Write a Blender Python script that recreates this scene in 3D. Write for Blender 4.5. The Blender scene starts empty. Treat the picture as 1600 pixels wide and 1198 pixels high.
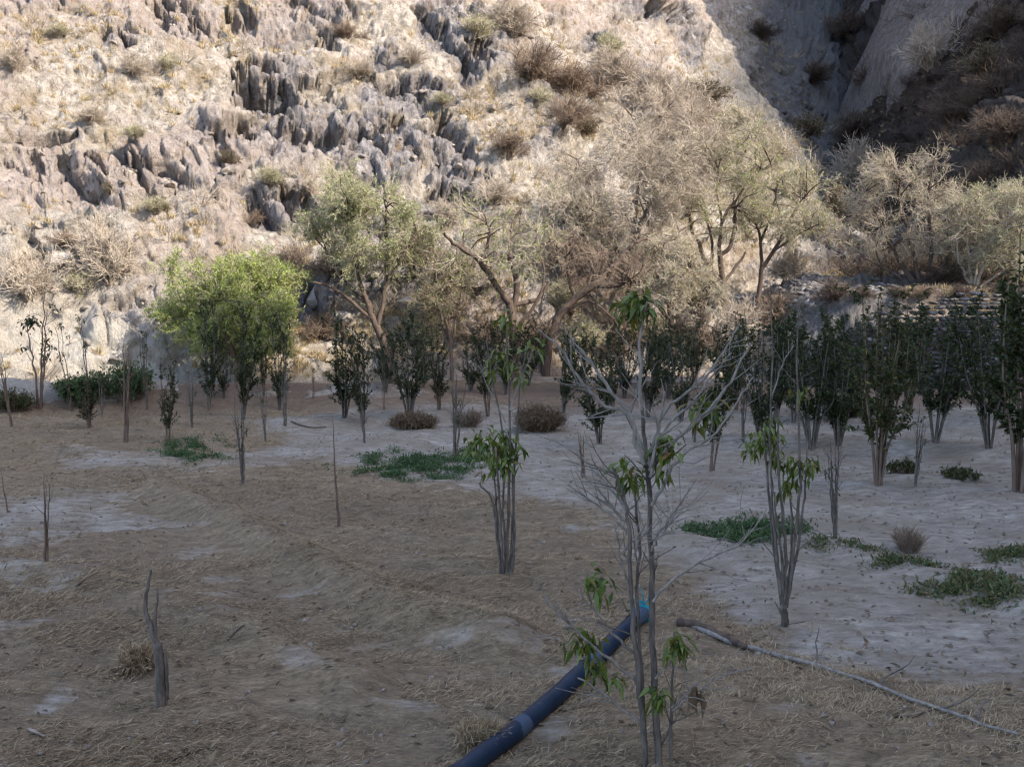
import bpy, math, random
import numpy as np
from mathutils import Vector
from mathutils.bvhtree import BVHTree

scene = bpy.context.scene
COL = scene.collection
R = math.radians

# ------------------------------------------------------------------ camera
CAM_H = 2.6
PITCH = math.atan(119 / 1386)
cam_data = bpy.data.cameras.new("camera")
cam_data.sensor_width = 36
cam_data.lens = 36 * 1386 / 1600
cam_data.clip_start = 0.05
cam_data.clip_end = 2000
cam = bpy.data.objects.new("camera", cam_data)
cam.location = (0, 0, CAM_H)
cam.rotation_euler = (R(90) - PITCH, 0, 0)
COL.objects.link(cam)
scene.camera = cam

# ------------------------------------------------------------------ sun and sky
SUN_DIR = np.array([0.68, -0.39, 0.62]); SUN_DIR /= np.linalg.norm(SUN_DIR)
world = bpy.data.worlds.new("World")
scene.world = world
world.use_nodes = True
wn = world.node_tree.nodes
bg = wn["Background"]
sky = wn.new("ShaderNodeTexSky")
sky.sky_type = 'NISHITA'
sky.sun_disc = False
sky.sun_elevation = math.asin(SUN_DIR[2])
sky.sun_rotation = math.atan2(SUN_DIR[0], SUN_DIR[1])
sky.altitude = 1200
sky.dust_density = 4.0
sky.ozone_density = 0.6
world.node_tree.links.new(sky.outputs[0], bg.inputs[0])
bg.inputs[1].default_value = 0.15
sun_data = bpy.data.lights.new("sun", 'SUN')
sun_data.energy = 2.45
sun_data.angle = R(0.5)
sun_data.color = (1.0, 0.93, 0.82)
sun = bpy.data.objects.new("sun", sun_data)
sun.rotation_euler = Vector(SUN_DIR).to_track_quat('Z', 'Y').to_euler()
COL.objects.link(sun)

# ------------------------------------------------------------------ exposure
scene.view_settings.view_transform = 'Standard'
scene.view_settings.look = 'None'
scene.view_settings.gamma = 1
scene.view_settings.exposure = 2.0
scene.cycles.filter_width = 1.35
scene.cycles.max_bounces = 6
scene.cycles.transparent_max_bounces = 4

# ------------------------------------------------------------------ helpers
FWD = np.array([0, math.cos(PITCH), -math.sin(PITCH)])
UP = np.array([0, math.sin(PITCH), math.cos(PITCH)])
EYE = np.array([0, 0, CAM_H])


def ray(px, py):
    d = FWD + np.array([1, 0, 0]) * ((px - 800) / 1386) + UP * ((599 - py) / 1386)
    return d / np.linalg.norm(d)


def pt(px, py, y):
    """the point at forward distance y seen at photo pixel px, py"""
    d = ray(px, py)
    return EYE + d * (y / d[1])


def project(P):
    q = P - EYE
    c = q @ FWD
    c = np.where(c < 0.1, 0.1, c)
    return 800 + 1386 * q[..., 0] / c, 599 - 1386 * (q @ UP) / c


def ihash(ix, iy, iz, seed):
    h = (ix.astype(np.int64) * 374761393 + iy.astype(np.int64) * 668265263 + iz.astype(np.int64) * 2147483647 + seed * 974634321) & 0xffffffff
    h = ((h ^ (h >> 13)) * 1274126177) & 0xffffffff
    h = ((h ^ (h >> 16)) * 2246822519) & 0xffffffff
    return ((h ^ (h >> 15)) & 0xffffff) / float(0x1000000)


def vnoise(p, seed=0):
    f = np.floor(p)
    t = p - f
    t = t * t * (3 - 2 * t)
    i = f.astype(np.int64)
    out = 0
    for dx in (0, 1):
        wx = t[:, 0] if dx else 1 - t[:, 0]
        for dy in (0, 1):
            wy = t[:, 1] if dy else 1 - t[:, 1]
            for dz in (0, 1):
                wz = t[:, 2] if dz else 1 - t[:, 2]
                out = out + wx * wy * wz * ihash(i[:, 0] + dx, i[:, 1] + dy, i[:, 2] + dz, seed)
    return out * 2 - 1


def fbm(p, octaves=4, seed=0, gain=0.5):
    a, s, out = 1.0, 1.0, 0
    for k in range(octaves):
        out = out + a * vnoise(p * s + 17.3 * k, seed + k)
        a *= gain
        s *= 2.03
    return out


def facet(p, seed=0, tilt=0.9):
    """cells of tilted planes: returns height, distance to the cell border and cell id"""
    f = np.floor(p).astype(np.int64)
    best = np.full(len(p), 9.0)
    second = np.full(len(p), 9.0)
    h = np.zeros(len(p))
    cid = np.zeros(len(p))
    for dx in (-1, 0, 1):
        for dy in (-1, 0, 1):
            for dz in (-1, 0, 1):
                c = f + np.array([dx, dy, dz])
                o = np.stack([ihash(c[:, 0], c[:, 1], c[:, 2], seed + k) for k in range(3)], 1)
                d = p - (c + o)
                r = np.sqrt((d * d).sum(1))
                g = np.stack([ihash(c[:, 0], c[:, 1], c[:, 2], seed + 7 + k) for k in range(4)], 1)
                val = g[:, 3] + tilt * ((g[:, :3] - 0.5) * d).sum(1) * 2
                near = r < best
                second = np.where(near, best, np.minimum(second, r))
                h = np.where(near, val, h)
                cid = np.where(near, g[:, 2], cid)
                best = np.where(near, r, best)
    return h, second - best, cid


def sstep(a, b, x):
    t = np.clip((x - a) / (b - a), 0, 1)
    return t * t * (3 - 2 * t)


def mesh_from(name, V, quads=None, tris=None, smooth=False):
    me = bpy.data.meshes.new(name)
    V = np.asarray(V, dtype=np.float32)
    faces, starts, tot = [], [], 0
    loops = []
    if quads is not None and len(quads):
        q = np.asarray(quads, dtype=np.int32)
        loops.append(q.ravel())
        starts.append(np.arange(len(q)) * 4)
        tot = len(q) * 4
    if tris is not None and len(tris):
        t = np.asarray(tris, dtype=np.int32)
        loops.append(t.ravel())
        starts.append(tot + np.arange(len(t)) * 3)
    loops = np.concatenate(loops)
    starts = np.concatenate(starts).astype(np.int32)
    me.vertices.add(len(V))
    me.vertices.foreach_set("co", V.ravel())
    me.loops.add(len(loops))
    me.loops.foreach_set("vertex_index", loops)
    me.polygons.add(len(starts))
    me.polygons.foreach_set("loop_start", starts)
    me.update(calc_edges=True)
    if smooth:
        me.polygons.foreach_set("use_smooth", np.ones(len(starts), dtype=bool))
    return me


def attr(me, name, vals):
    a = me.attributes.new(name, 'FLOAT', 'POINT')
    a.data.foreach_set("value", np.asarray(vals, dtype=np.float32))


def link(name, me, mat, parent=None):
    o = bpy.data.objects.new(name, me)
    COL.objects.link(o)
    if mat:
        me.materials.append(mat)
    if parent:
        o.parent = parent
    return o


def tag(o, label=None, cat=None, group=None, kind=None):
    if label: o["label"] = label
    if cat: o["category"] = cat
    if group: o["group"] = group
    if kind: o["kind"] = kind
    return o


def empty(name, loc, rz=0.0, sc=1.0):
    o = bpy.data.objects.new(name, None)
    COL.objects.link(o)
    o.empty_display_size = 0.1
    o.location = loc
    o.rotation_euler = (0, 0, rz)
    o.scale = (sc, sc, sc) if not isinstance(sc, tuple) else sc
    return o


def copy_tree(o):
    c = o.copy()
    COL.objects.link(c)
    for ch in o.children:
        d = ch.copy()
        COL.objects.link(d)
        d.parent = c
        for g in ch.children:
            e = g.copy()
            COL.objects.link(e)
            e.parent = d
    return c


class Geo:
    """collects tubes, leaves and rocks for ONE mesh"""
    def __init__(self):
        self.v, self.q, self.t, self.n = [], [], [], 0

    def raw(self, V, Q=None, T=None):
        self.v.append(V)
        if Q is not None: self.q.append(Q + self.n)
        if T is not None: self.t.append(T + self.n)
        self.n += len(V)

    def tubes(self, P, rad, sides=4, cap=False):
        """P (N,K,3) polylines, rad (N,K)"""
        P = np.asarray(P, float)
        rad = np.asarray(rad, float)
        if P.ndim == 2:
            P = P[None]; rad = rad[None]
        N, K, _ = P.shape
        T = np.gradient(P, axis=1)
        T /= np.linalg.norm(T, axis=2, keepdims=True) + 1e-9
        ref = np.where(np.abs(T[..., 2:3]) > 0.8, np.array([1.0, 0.15, 0.0]), np.array([0.05, 0.1, 1.0]))
        ref = np.broadcast_to(ref[:, :1], ref.shape)
        A = np.cross(T, ref)
        A /= np.linalg.norm(A, axis=2, keepdims=True) + 1e-9
        B = np.cross(T, A)
        ang = np.arange(sides) * 2 * math.pi / sides
        V = P[:, :, None, :] + rad[:, :, None, None] * (A[:, :, None, :] * np.cos(ang)[:, None] + B[:, :, None, :] * np.sin(ang)[:, None])
        idx = np.arange(N * K * sides).reshape(N, K, sides)
        nx = np.roll(idx, -1, axis=2)
        Q = np.stack([idx[:, :-1], nx[:, :-1], nx[:, 1:], idx[:, 1:]], -1).reshape(-1, 4)
        self.raw(V.reshape(-1, 3), Q)
        if cap:
            e = idx[:, -1, :]
            tr = np.concatenate([np.stack([e[:, 0], e[:, k], e[:, k + 1]], -1) for k in range(1, sides - 1)])
            self.t.append(tr + self.n - N * K * sides)

    def leaves(self, C, D, Nn, L, W, fold=0.25, droop=0.0):
        """C leaf base, D direction, Nn up-ish normal; each leaf a folded lens of two quads per half"""
        C = np.asarray(C, float)
        n = len(C)
        D = D / (np.linalg.norm(D, axis=1, keepdims=True) + 1e-9)
        S = np.cross(D, Nn)
        S /= np.linalg.norm(S, axis=1, keepdims=True) + 1e-9
        U = np.cross(S, D)
        L = np.broadcast_to(np.asarray(L, float), (n,))[:, None]
        W = np.broadcast_to(np.asarray(W, float), (n,))[:, None]
        dz = np.array([0, 0, -1.0]) * droop
        mid = C + D * L * 0.5 + dz * L * 0.15
        tip = C + D * L + dz * L * 0.55
        l = mid + S * W * 0.5 + U * W * fold - D * L * 0.05
        r = mid - S * W * 0.5 + U * W * fold - D * L * 0.05
        V = np.stack([C, l, mid, r, tip], 1).reshape(-1, 3)
        b = np.arange(n)[:, None] * 5
        T = np.concatenate([b + np.array([0, 2, 1]), b + np.array([0, 3, 2]), b + np.array([1, 2, 4]), b + np.array([2, 3, 4])])
        self.raw(V, None, T)

    def build(self, name, mat, parent=None, smooth=False):
        V = np.concatenate(self.v)
        Q = np.concatenate(self.q) if self.q else None
        T = np.concatenate(self.t) if self.t else None
        return link(name, mesh_from(name, V, Q, T, smooth), mat, parent)


# ------------------------------------------------------------------ materials
def new_mat(name):
    m = bpy.data.materials.new(name)
    m.use_nodes = True
    nt = m.node_tree
    b = nt.nodes["Principled BSDF"]
    b.inputs["Roughness"].default_value = 0.9
    b.inputs["Specular IOR Level"].default_value = 0.15
    return m, nt, b


def N(nt, kind, **kw):
    n = nt.nodes.new(kind)
    for k, v in kw.items():
        if k.startswith("i_"):
            key = k[2:]
            n.inputs[int(key) if key.isdigit() else key.replace("_", " ")].default_value = v
        else:
            setattr(n, k, v)
    return n


def noise(nt, scale, detail=5, rough=0.6, vec=None, dist=0.0):
    n = N(nt, "ShaderNodeTexNoise")
    n.inputs["Scale"].default_value = scale
    n.inputs["Detail"].default_value = detail
    n.inputs["Roughness"].default_value = rough
    n.inputs["Distortion"].default_value = dist
    if vec is not None: nt.links.new(vec, n.inputs["Vector"])
    return n.outputs["Fac"]


def ramp(nt, fac, stops):
    n = N(nt, "ShaderNodeValToRGB")
    e = n.color_ramp.elements
    while len(e) < len(stops): e.new(0.5)
    for k, (p, c) in enumerate(stops):
        e[k].position = p
        e[k].color = (c, c, c, 1) if isinstance(c, (int, float)) else (*c, 1)
    nt.links.new(fac, n.inputs[0])
    return n.outputs[0]


def mix(nt, fac, a, b, mode='MIX'):
    n = N(nt, "ShaderNodeMix", data_type='RGBA', blend_type=mode)
    for s, x in ((n.inputs[0], fac), (n.inputs[6], a), (n.inputs[7], b)):
        if hasattr(x, "links"): nt.links.new(x, s)
        else: s.default_value = x if isinstance(x, (int, float)) else (*x, 1)
    return n.outputs[2]


def mth(nt, op, a, b=0.0):
    n = N(nt, "ShaderNodeMath", operation=op)
    for s, x in ((n.inputs[0], a), (n.inputs[1], b)):
        if hasattr(x, "links"): nt.links.new(x, s)
        else: s.default_value = x
    return n.outputs[0]


def bump(nt, b, h, strength, dist):
    n = N(nt, "ShaderNodeBump")
    n.inputs["Strength"].default_value = strength
    n.inputs["Distance"].default_value = dist
    nt.links.new(h, n.inputs["Height"])
    nt.links.new(n.outputs[0], b.inputs["Normal"])


def coords(nt, scale=(1, 1, 1), rot=(0, 0, 0)):
    g = N(nt, "ShaderNodeNewGeometry")
    m = N(nt, "ShaderNodeMapping")
    m.inputs["Scale"].default_value = scale
    m.inputs["Rotation"].default_value = rot
    nt.links.new(g.outputs["Position"], m.inputs["Vector"])
    return m.outputs[0]


def attr_node(nt, name):
    return N(nt, "ShaderNodeAttribute", attribute_name=name).outputs["Fac"]


def leaf_mat(name, c1, c2, c3=None, rough=0.55, trans=0.3, spec=0.3):
    m, nt, b = new_mat(name)
    g = N(nt, "ShaderNodeNewGeometry")
    stops = [(0.0, c1), (0.7, c2)] + ([(0.93, c2), (0.97, c3)] if c3 else [])
    c = ramp(nt, g.outputs["Random Per Island"], stops)
    nt.links.new(c, b.inputs["Base Color"])
    b.inputs["Roughness"].default_value = rough
    b.inputs["Specular IOR Level"].default_value = spec
    if trans:
        t = N(nt, "ShaderNodeBsdfTranslucent")
        nt.links.new(c, t.inputs[0])
        mx = N(nt, "ShaderNodeMixShader")
        mx.inputs[0].default_value = trans
        nt.links.new(b.outputs[0], mx.inputs[1])
        nt.links.new(t.outputs[0], mx.inputs[2])
        nt.links.new(mx.outputs[0], nt.nodes["Material Output"].inputs[0])
    return m


def bark_mat(name, c1, c2, scale=14):
    m, nt, b = new_mat(name)
    tc = N(nt, "ShaderNodeTexCoord")
    mp = N(nt, "ShaderNodeMapping")
    mp.inputs["Scale"].default_value = (1, 1, 0.25)
    nt.links.new(tc.outputs["Object"], mp.inputs[0])
    f = noise(nt, scale, 6, 0.65, mp.outputs[0])
    nt.links.new(ramp(nt, f, [(0.3, c1), (0.7, c2)]), b.inputs["Base Color"])
    bump(nt, b, f, 0.6, 0.01)
    return m


M = {}
M['leaf_dark'] = leaf_mat("dark_leaf", (0.014, 0.024, 0.008), (0.040, 0.056, 0.016), (0.10, 0.11, 0.025))
M['leaf_olive'] = leaf_mat("olive_leaf", (0.024, 0.034, 0.011), (0.062, 0.076, 0.022), (0.17, 0.15, 0.035))
M['leaf_fresh'] = leaf_mat("fresh_leaf", (0.045, 0.075, 0.012), (0.125, 0.165, 0.026), (0.24, 0.12, 0.03), rough=0.38, spec=0.5)
M['leaf_lime'] = leaf_mat("lime_leaf", (0.19, 0.25, 0.05), (0.37, 0.42, 0.115), None, trans=0.35)
M['leaf_pale'] = leaf_mat("pale_leaf", (0.24, 0.265, 0.10), (0.39, 0.405, 0.19), None, trans=0.35)
M['leaf_brown'] = leaf_mat("brown_leaf", (0.10, 0.07, 0.045), (0.19, 0.135, 0.085), None, trans=0.2)
M['weed'] = leaf_mat("weed_leaf", (0.030, 0.062, 0.022), (0.075, 0.125, 0.045), None)
M['weed_dry'] = leaf_mat("olive_weed", (0.07, 0.08, 0.03), (0.15, 0.14, 0.06), None)
M['straw'] = leaf_mat("dry_straw", (0.20, 0.145, 0.085), (0.39, 0.295, 0.185), (0.50, 0.40, 0.27), trans=0.15, rough=0.8, spec=0.1)
M['straw_lit'] = leaf_mat("hill_straw", (0.30, 0.22, 0.11), (0.46, 0.36, 0.22), (0.36, 0.36, 0.17), trans=0.2, rough=0.8, spec=0.1)
M['bark_grey'] = bark_mat("grey_bark", (0.042, 0.035, 0.03), (0.19, 0.162, 0.138), 30)
M['bark_dark'] = bark_mat("dark_bark", (0.05, 0.036, 0.028), (0.14, 0.10, 0.078))
M['bark_brown'] = bark_mat("brown_bark", (0.08, 0.052, 0.04), (0.20, 0.145, 0.11))
M['bark_pale'] = bark_mat("pale_bark", (0.22, 0.18, 0.14), (0.42, 0.35, 0.28))
M['bark_mid'] = bark_mat("weathered_bark", (0.11, 0.095, 0.083), (0.31, 0.275, 0.24), 30)
M['twig'] = leaf_mat("pale_twig", (0.31, 0.25, 0.195), (0.50, 0.42, 0.335), None, trans=0.0, rough=0.9, spec=0.05)
M['twig_brown'] = leaf_mat("brown_twig", (0.14, 0.10, 0.075), (0.28, 0.21, 0.155), None, trans=0.0, rough=0.9, spec=0.05)
M['twig_dusky'] = leaf_mat("dusky_twig", (0.07, 0.052, 0.042), (0.15, 0.112, 0.088), None, trans=0.0, rough=0.9, spec=0.05)  # brown twig darkened, the shade is painted into its colour
M['twig_red'] = leaf_mat("russet_twig", (0.10, 0.055, 0.03), (0.20, 0.12, 0.065), None, trans=0.0, rough=0.9, spec=0.05)


def ground_material():
    m, nt, b = new_mat("field_soil")
    p = coords(nt)
    ps = coords(nt, (0.55, 1.6, 1), (0, 0, R(12)))
    sand = attr_node(nt, "sand")
    n1 = noise(nt, 1.1, 8, 0.62, p)
    n2 = noise(nt, 7.0, 8, 0.7, ps)
    n3 = noise(nt, 34.0, 5, 0.7, ps)
    n4 = noise(nt, 0.35, 3, 0.5, p)
    s = mth(nt, 'ADD', sand, mth(nt, 'MULTIPLY', mth(nt, 'SUBTRACT', n1, 0.5), 1.5))
    s = mth(nt, 'ADD', s, mth(nt, 'MULTIPLY', mth(nt, 'SUBTRACT', n2, 0.5), 1.3))
    sm = ramp(nt, s, [(0.30, 0.0), (0.52, 0.5), (0.80, 1.0)])
    straw = ramp(nt, n2, [(0.30, (0.125, 0.092, 0.056)), (0.5, (0.315, 0.233, 0.143)), (0.70, (0.48, 0.366, 0.235))])
    straw = mix(nt, ramp(nt, n4, [(0.35, 0.0), (0.65, 0.6)]), straw, (0.20, 0.155, 0.108))
    straw = mix(nt, ramp(nt, n3, [(0.35, 0.7), (0.65, 0.0)]), straw, (0.10, 0.075, 0.055))
    sandc = ramp(nt, n2, [(0.31, (0.12, 0.10, 0.08)), (0.5, (0.285, 0.252, 0.208)), (0.67, (0.40, 0.36, 0.305))])
    sandc = mix(nt, ramp(nt, n1, [(0.38, 0.8), (0.62, 0.0)]), sandc, (0.19, 0.155, 0.115))
    sandc = mix(nt, ramp(nt, n3, [(0.36, 0.5), (0.5, 0.0)]), sandc, (0.15, 0.13, 0.115))
    c = mix(nt, sm, straw, sandc)
    earth = attr_node(nt, "earth")
    c = mix(nt, earth, c, mix(nt, n2, (0.09, 0.06, 0.045), (0.22, 0.155, 0.115)))
    pale = attr_node(nt, "pale")
    c = mix(nt, pale, c, mix(nt, n2, (0.50, 0.42, 0.33), (0.72, 0.65, 0.55)))
    nt.links.new(c, b.inputs["Base Color"])
    h = mth(nt, 'ADD', n2, mth(nt, 'MULTIPLY', n3, 0.6))
    h = mth(nt, 'MULTIPLY', h, mth(nt, 'SUBTRACT', 1.0, mth(nt, 'MULTIPLY', sm, 0.55)))
    bump(nt, b, h, 0.9, 0.05)
    return m


def hill_material():
    m, nt, b = new_mat("hillside_rock")
    p = coords(nt)
    pstr = coords(nt, (1.0, 1.0, 0.28), (0, R(-32), R(15)))     # strata lean
    rock = attr_node(nt, "rock")
    tone = attr_node(nt, "tone")
    pale = attr_node(nt, "pale")
    n1 = noise(nt, 0.55, 8, 0.65, p)
    n2 = noise(nt, 2.6, 8, 0.72, p)
    n3 = noise(nt, 3.4, 7, 0.72, pstr, 0.4)
    n4 = noise(nt, 0.16, 4, 0.55, p)
    n5 = noise(nt, 11.0, 5, 0.75, p)
    soil = ramp(nt, n2, [(0.32, (0.19, 0.15, 0.118)), (0.48, (0.44, 0.378, 0.312)), (0.66, (0.68, 0.605, 0.52))])
    ochre = ramp(nt, n5, [(0.35, (0.19, 0.125, 0.06)), (0.65, (0.40, 0.31, 0.18))])
    soil = mix(nt, ramp(nt, n1, [(0.50, 0.0), (0.66, 0.75)]), soil, ochre)
    pinkish = ramp(nt, n3, [(0.3, (0.30, 0.235, 0.21)), (0.7, (0.52, 0.41, 0.35))])
    soil = mix(nt, ramp(nt, n4, [(0.48, 0.0), (0.6, 0.6)]), soil, pinkish)
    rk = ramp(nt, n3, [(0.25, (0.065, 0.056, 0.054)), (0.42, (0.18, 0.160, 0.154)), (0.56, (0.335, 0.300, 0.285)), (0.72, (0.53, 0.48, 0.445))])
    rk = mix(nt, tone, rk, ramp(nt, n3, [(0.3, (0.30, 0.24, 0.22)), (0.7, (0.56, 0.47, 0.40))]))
    stain = ramp(nt, noise(nt, 1.3, 6, 0.7, p), [(0.56, 0.0), (0.68, 0.7)])
    rk = mix(nt, stain, rk, (0.36, 0.25, 0.15))
    f = mth(nt, 'ADD', rock, mth(nt, 'MULTIPLY', mth(nt, 'SUBTRACT', n2, 0.5), 0.7))
    c = mix(nt, ramp(nt, f, [(0.38, 0.0), (0.58, 1.0)]), soil, rk)
    n6 = noise(nt, 5.5, 6, 0.8, coords(nt, (1.0, 1.0, 0.6), (0, R(-38), 0)))
    speck = ramp(nt, n6, [(0.36, 0.75), (0.46, 0.0)])
    c = mix(nt, speck, c, (0.085, 0.068, 0.055))
    c = mix(nt, pale, c, mix(nt, n6, (0.34, 0.285, 0.225), (0.76, 0.69, 0.59)))
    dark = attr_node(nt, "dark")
    c = mix(nt, dark, c, mix(nt, n3, (0.018, 0.014, 0.012), (0.082, 0.064, 0.054)))  # darkness of the shaded slope put into the rock colour
    gully_shade_grey = attr_node(nt, "slate")
    c = mix(nt, gully_shade_grey, c, mix(nt, n3, (0.05, 0.051, 0.053), (0.19, 0.185, 0.18)))  # blue-grey shade of the gully head put into the colour
    nt.links.new(c, b.inputs["Base Color"])
    h = mth(nt, 'ADD', mth(nt, 'MULTIPLY', n3, 1.0), mth(nt, 'MULTIPLY', n5, 0.5))
    h = mth(nt, 'ADD', h, mth(nt, 'MULTIPLY', n6, 0.8))
    vo = N(nt, "ShaderNodeTexVoronoi", feature='F1')
    vo.inputs["Scale"].default_value = 2.0
    nt.links.new(coords(nt, (1.5, 1.2, 0.55), (0, R(-34), R(10))), vo.inputs["Vector"])
    sx = N(nt, "ShaderNodeSeparateColor")
    nt.links.new(vo.outputs["Color"], sx.inputs[0])
    chip = mth(nt, 'ADD', mth(nt, 'MULTIPLY', vo.outputs["Distance"], 0.9), mth(nt, 'MULTIPLY', sx.outputs[0], 0.7))
    h = mth(nt, 'ADD', h, mth(nt, 'MULTIPLY', chip, mth(nt, 'MULTIPLY', rock, 1.6)))
    bump(nt, b, h, 1.0, 0.25)
    return m


def stone_material(name, c1, c2, scale=3.0):
    m, nt, b = new_mat(name)
    p = coords(nt)
    n1 = noise(nt, scale, 7, 0.7, p)
    g = N(nt, "ShaderNodeNewGeometry")
    c = ramp(nt, n1, [(0.3, c1), (0.7, c2)])
    c = mix(nt, mth(nt, 'MULTIPLY', g.outputs["Random Per Island"], 0.5), c, tuple(x * 0.45 for x in c1))
    nt.links.new(c, b.inputs["Base Color"])
    bump(nt, b, noise(nt, scale * 5, 6, 0.7, p), 0.7, 0.05)
    return m


M['ground'] = ground_material()
M['hill'] = hill_material()
M['stone_pale'] = stone_material("pale_stone", (0.36, 0.30, 0.25), (0.66, 0.59, 0.51))
M['stone_tan'] = stone_material("tan_stone", (0.20, 0.165, 0.135), (0.42, 0.36, 0.305))
M['stone_grey'] = stone_material("grey_stone", (0.09, 0.082, 0.078), (0.29, 0.262, 0.245))

# ------------------------------------------------------------------ terrain
def polyline_z(x, y, pts, width, height):
    """a soft bank along a polyline"""
    best = np.full(x.shape, 1e9)
    for (ax, ay), (bx, by) in zip(pts[:-1], pts[1:]):
        dx, dy = bx - ax, by - ay
        t = np.clip(((x - ax) * dx + (y - ay) * dy) / (dx * dx + dy * dy), 0, 1)
        best = np.minimum(best, np.hypot(x - ax - t * dx, y - ay - t * dy))
    return height * np.exp(-(best / width) ** 2)


def gnd(px, py):
    d = ray(px, py)
    t = -CAM_H / d[2]
    return tuple((EYE + d * t)[:2])


BANKS = [([gnd(*q) for q in ((450, 790), (750, 802), (950, 815))], 0.2, 0.09), ([gnd(*q) for q in ((480, 830), (700, 846), (900, 850))], 0.18, 0.08), ([gnd(*q) for q in ((620, 880), (900, 886))], 0.15, 0.07),
         ([gnd(*q) for q in ((-30, 880), (120, 900), (260, 940), (420, 1010), (560, 1080))], 0.2, 0.10), ([gnd(*q) for q in ((0, 660), (200, 668), (330, 690))], 0.4, 0.10),
         ([gnd(*q) for q in ((250, 770), (330, 805), (430, 860), (560, 930), (660, 985), (780, 1010))], 0.28, 0.22),
         ([gnd(*q) for q in ((-40, 690), (230, 720), (480, 760), (700, 765))], 0.5, 0.08),
         ([gnd(*q) for q in ((1060, 850), (1180, 870), (1260, 850), (1420, 890), (1560, 940), (1700, 960))], 0.35, 0.09),
         ([gnd(*q) for q in ((560, 690), (700, 680), (870, 690), (1000, 700))], 0.5, 0.06),
         ([gnd(*q) for q in ((1000, 690), (1250, 690), (1400, 700), (1650, 720))], 0.6, 0.18),
         ([gnd(*q) for q in ((1280, 640), (1450, 655), (1650, 670))], 0.9, 0.25),
         ([gnd(*q) for q in ((450, 665), (560, 655), (640, 650), (760, 640))], 0.7, 0.15)]


def gully_x(y):
    return 0.36 * y


def H(x, y):
    """smooth height of the whole valley"""
    # field
    z = 0.05 * np.sin(x * 0.21 + 1.0) * np.cos(y * 0.17)
    for pts, w, h in BANKS:
        z = z + polyline_z(x, y, pts, w, h)
    # earth bank along the far left edge of the field, the wash behind it
    edge = 23.4 + 0.25 * np.clip(x + 6, -40, 30) * (x < -6)
    lb = sstep(1.0, -4.5, x)
    z = z + lb * 0.62 * np.exp(-((y - edge) / 0.75) ** 2) + lb * 0.12 * sstep(edge, edge + 1.5, y)
    z = z + (1 - lb) * 0.35 * np.exp(-((y - 28.5) / 1.4) ** 2) * sstep(9, 6, x)
    # left mountain side
    foot = 28.6 + 0.30 * x
    foot = np.where(x > 0, 28.6 + 0.62 * x, foot)
    u = y - foot
    left = 1.02 * u - 0.6
    left = np.where(u > 16, left + 0.22 * (u - 16), left)
    # valley floor, rising to the back
    f = np.interp(y, [0, 29, 33, 40, 55, 70, 100, 140, 400], [0, 0.0, 2.2, 4.6, 8.2, 12.5, 32, 80, 300])
    d = (x - gully_x(y)) * 0.94
    left = np.minimum(left, f + 1.25 * np.maximum(-d, 0) + 0.25)
    left = np.where(y < foot - 2, -3, left)
    # right side: terrace, then the shaded mountain
    terr = np.where(x > 8.2, 3.05 * sstep(29.0, 29.9, y - 0.0 * x) * sstep(8.2, 11.5, x) + 0.08 * np.maximum(y - 30, 0) * sstep(8.2, 11.5, x), -3)
    gx = np.interp(y, [0, 25, 33, 45, 60, 90, 200], [26, 25, 23, 19.0, 22.3, 32, 72])
    sl = np.interp(y, [0, 28, 45, 70], [0.8, 0.85, 1.25, 1.3])
    fr = np.maximum(np.where(y > 29.5, np.minimum(f, 3.1 + 0.2 * np.maximum(y - 30, 0) + np.maximum(y - 45, 0)), 0), 0)
    right = np.where(x > gx, fr + (x - gx) * sl, -3)
    fl = np.where(np.abs(d) < 7 + 0.1 * y, f - 0.9, -3)
    fl = np.where(y > 29.5, fl, -3)
    out = np.maximum.reduce([z, left, right])
    out = np.maximum(out, np.where(x > 8.2, terr, -3))
    out = np.maximum(out, np.where((y > 30) & (x > 4), fl, -3))
    out = np.maximum(out, np.where(y > 60, f, -3))
    return out


def grid_faces(a, b):
    idx = np.arange(a * b).reshape(a, b)
    return np.stack([idx[:-1, :-1], idx[:-1, 1:], idx[1:, 1:], idx[1:, :-1]], -1).reshape(-1, 4)


def axis(parts):
    out = []
    for a, b, s in parts:
        out.append(np.arange(a, b, s))
    return np.concatenate(out)


# ---- ground: one sheet, fine where the camera looks
gx_ = axis([(-400, -60, 20), (-60, -24, 1.0), (-24, -7, 0.14), (-7, 8, 0.085), (8, 24, 0.14), (24, 60, 1.0), (60, 421, 20)])
gy_ = axis([(-400, -40, 20), (-40, 3, 1.0), (3, 13, 0.07), (13, 31, 0.12), (31, 60, 1.0), (60, 421, 20)])
GX, GY = np.meshgrid(gx_, gy_)
X, Y = GX.ravel(), GY.ravel()
fine = (Y > 2) & (Y < 32) & (np.abs(X) < 26)
Z = np.where((Y > 33) | (np.abs(X) > 40) , -0.6, H(X, np.minimum(Y, 33)))
Z = np.where((Y > 29.2) & (Y <= 33), np.minimum(Z, 0.3), Z)
edge_ = 23.4 + 0.25 * np.clip(X + 6, -40, 30) * (X < -6)
Z = np.where((Y > edge_ + 1.6) & (X < 8), np.minimum(Z, 0.25), Z)
Z = np.where((Y > edge_ + 3.0) & (X < -8), -0.4, Z)
P3 = np.stack([X, Y, np.zeros_like(X)], 1)
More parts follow.
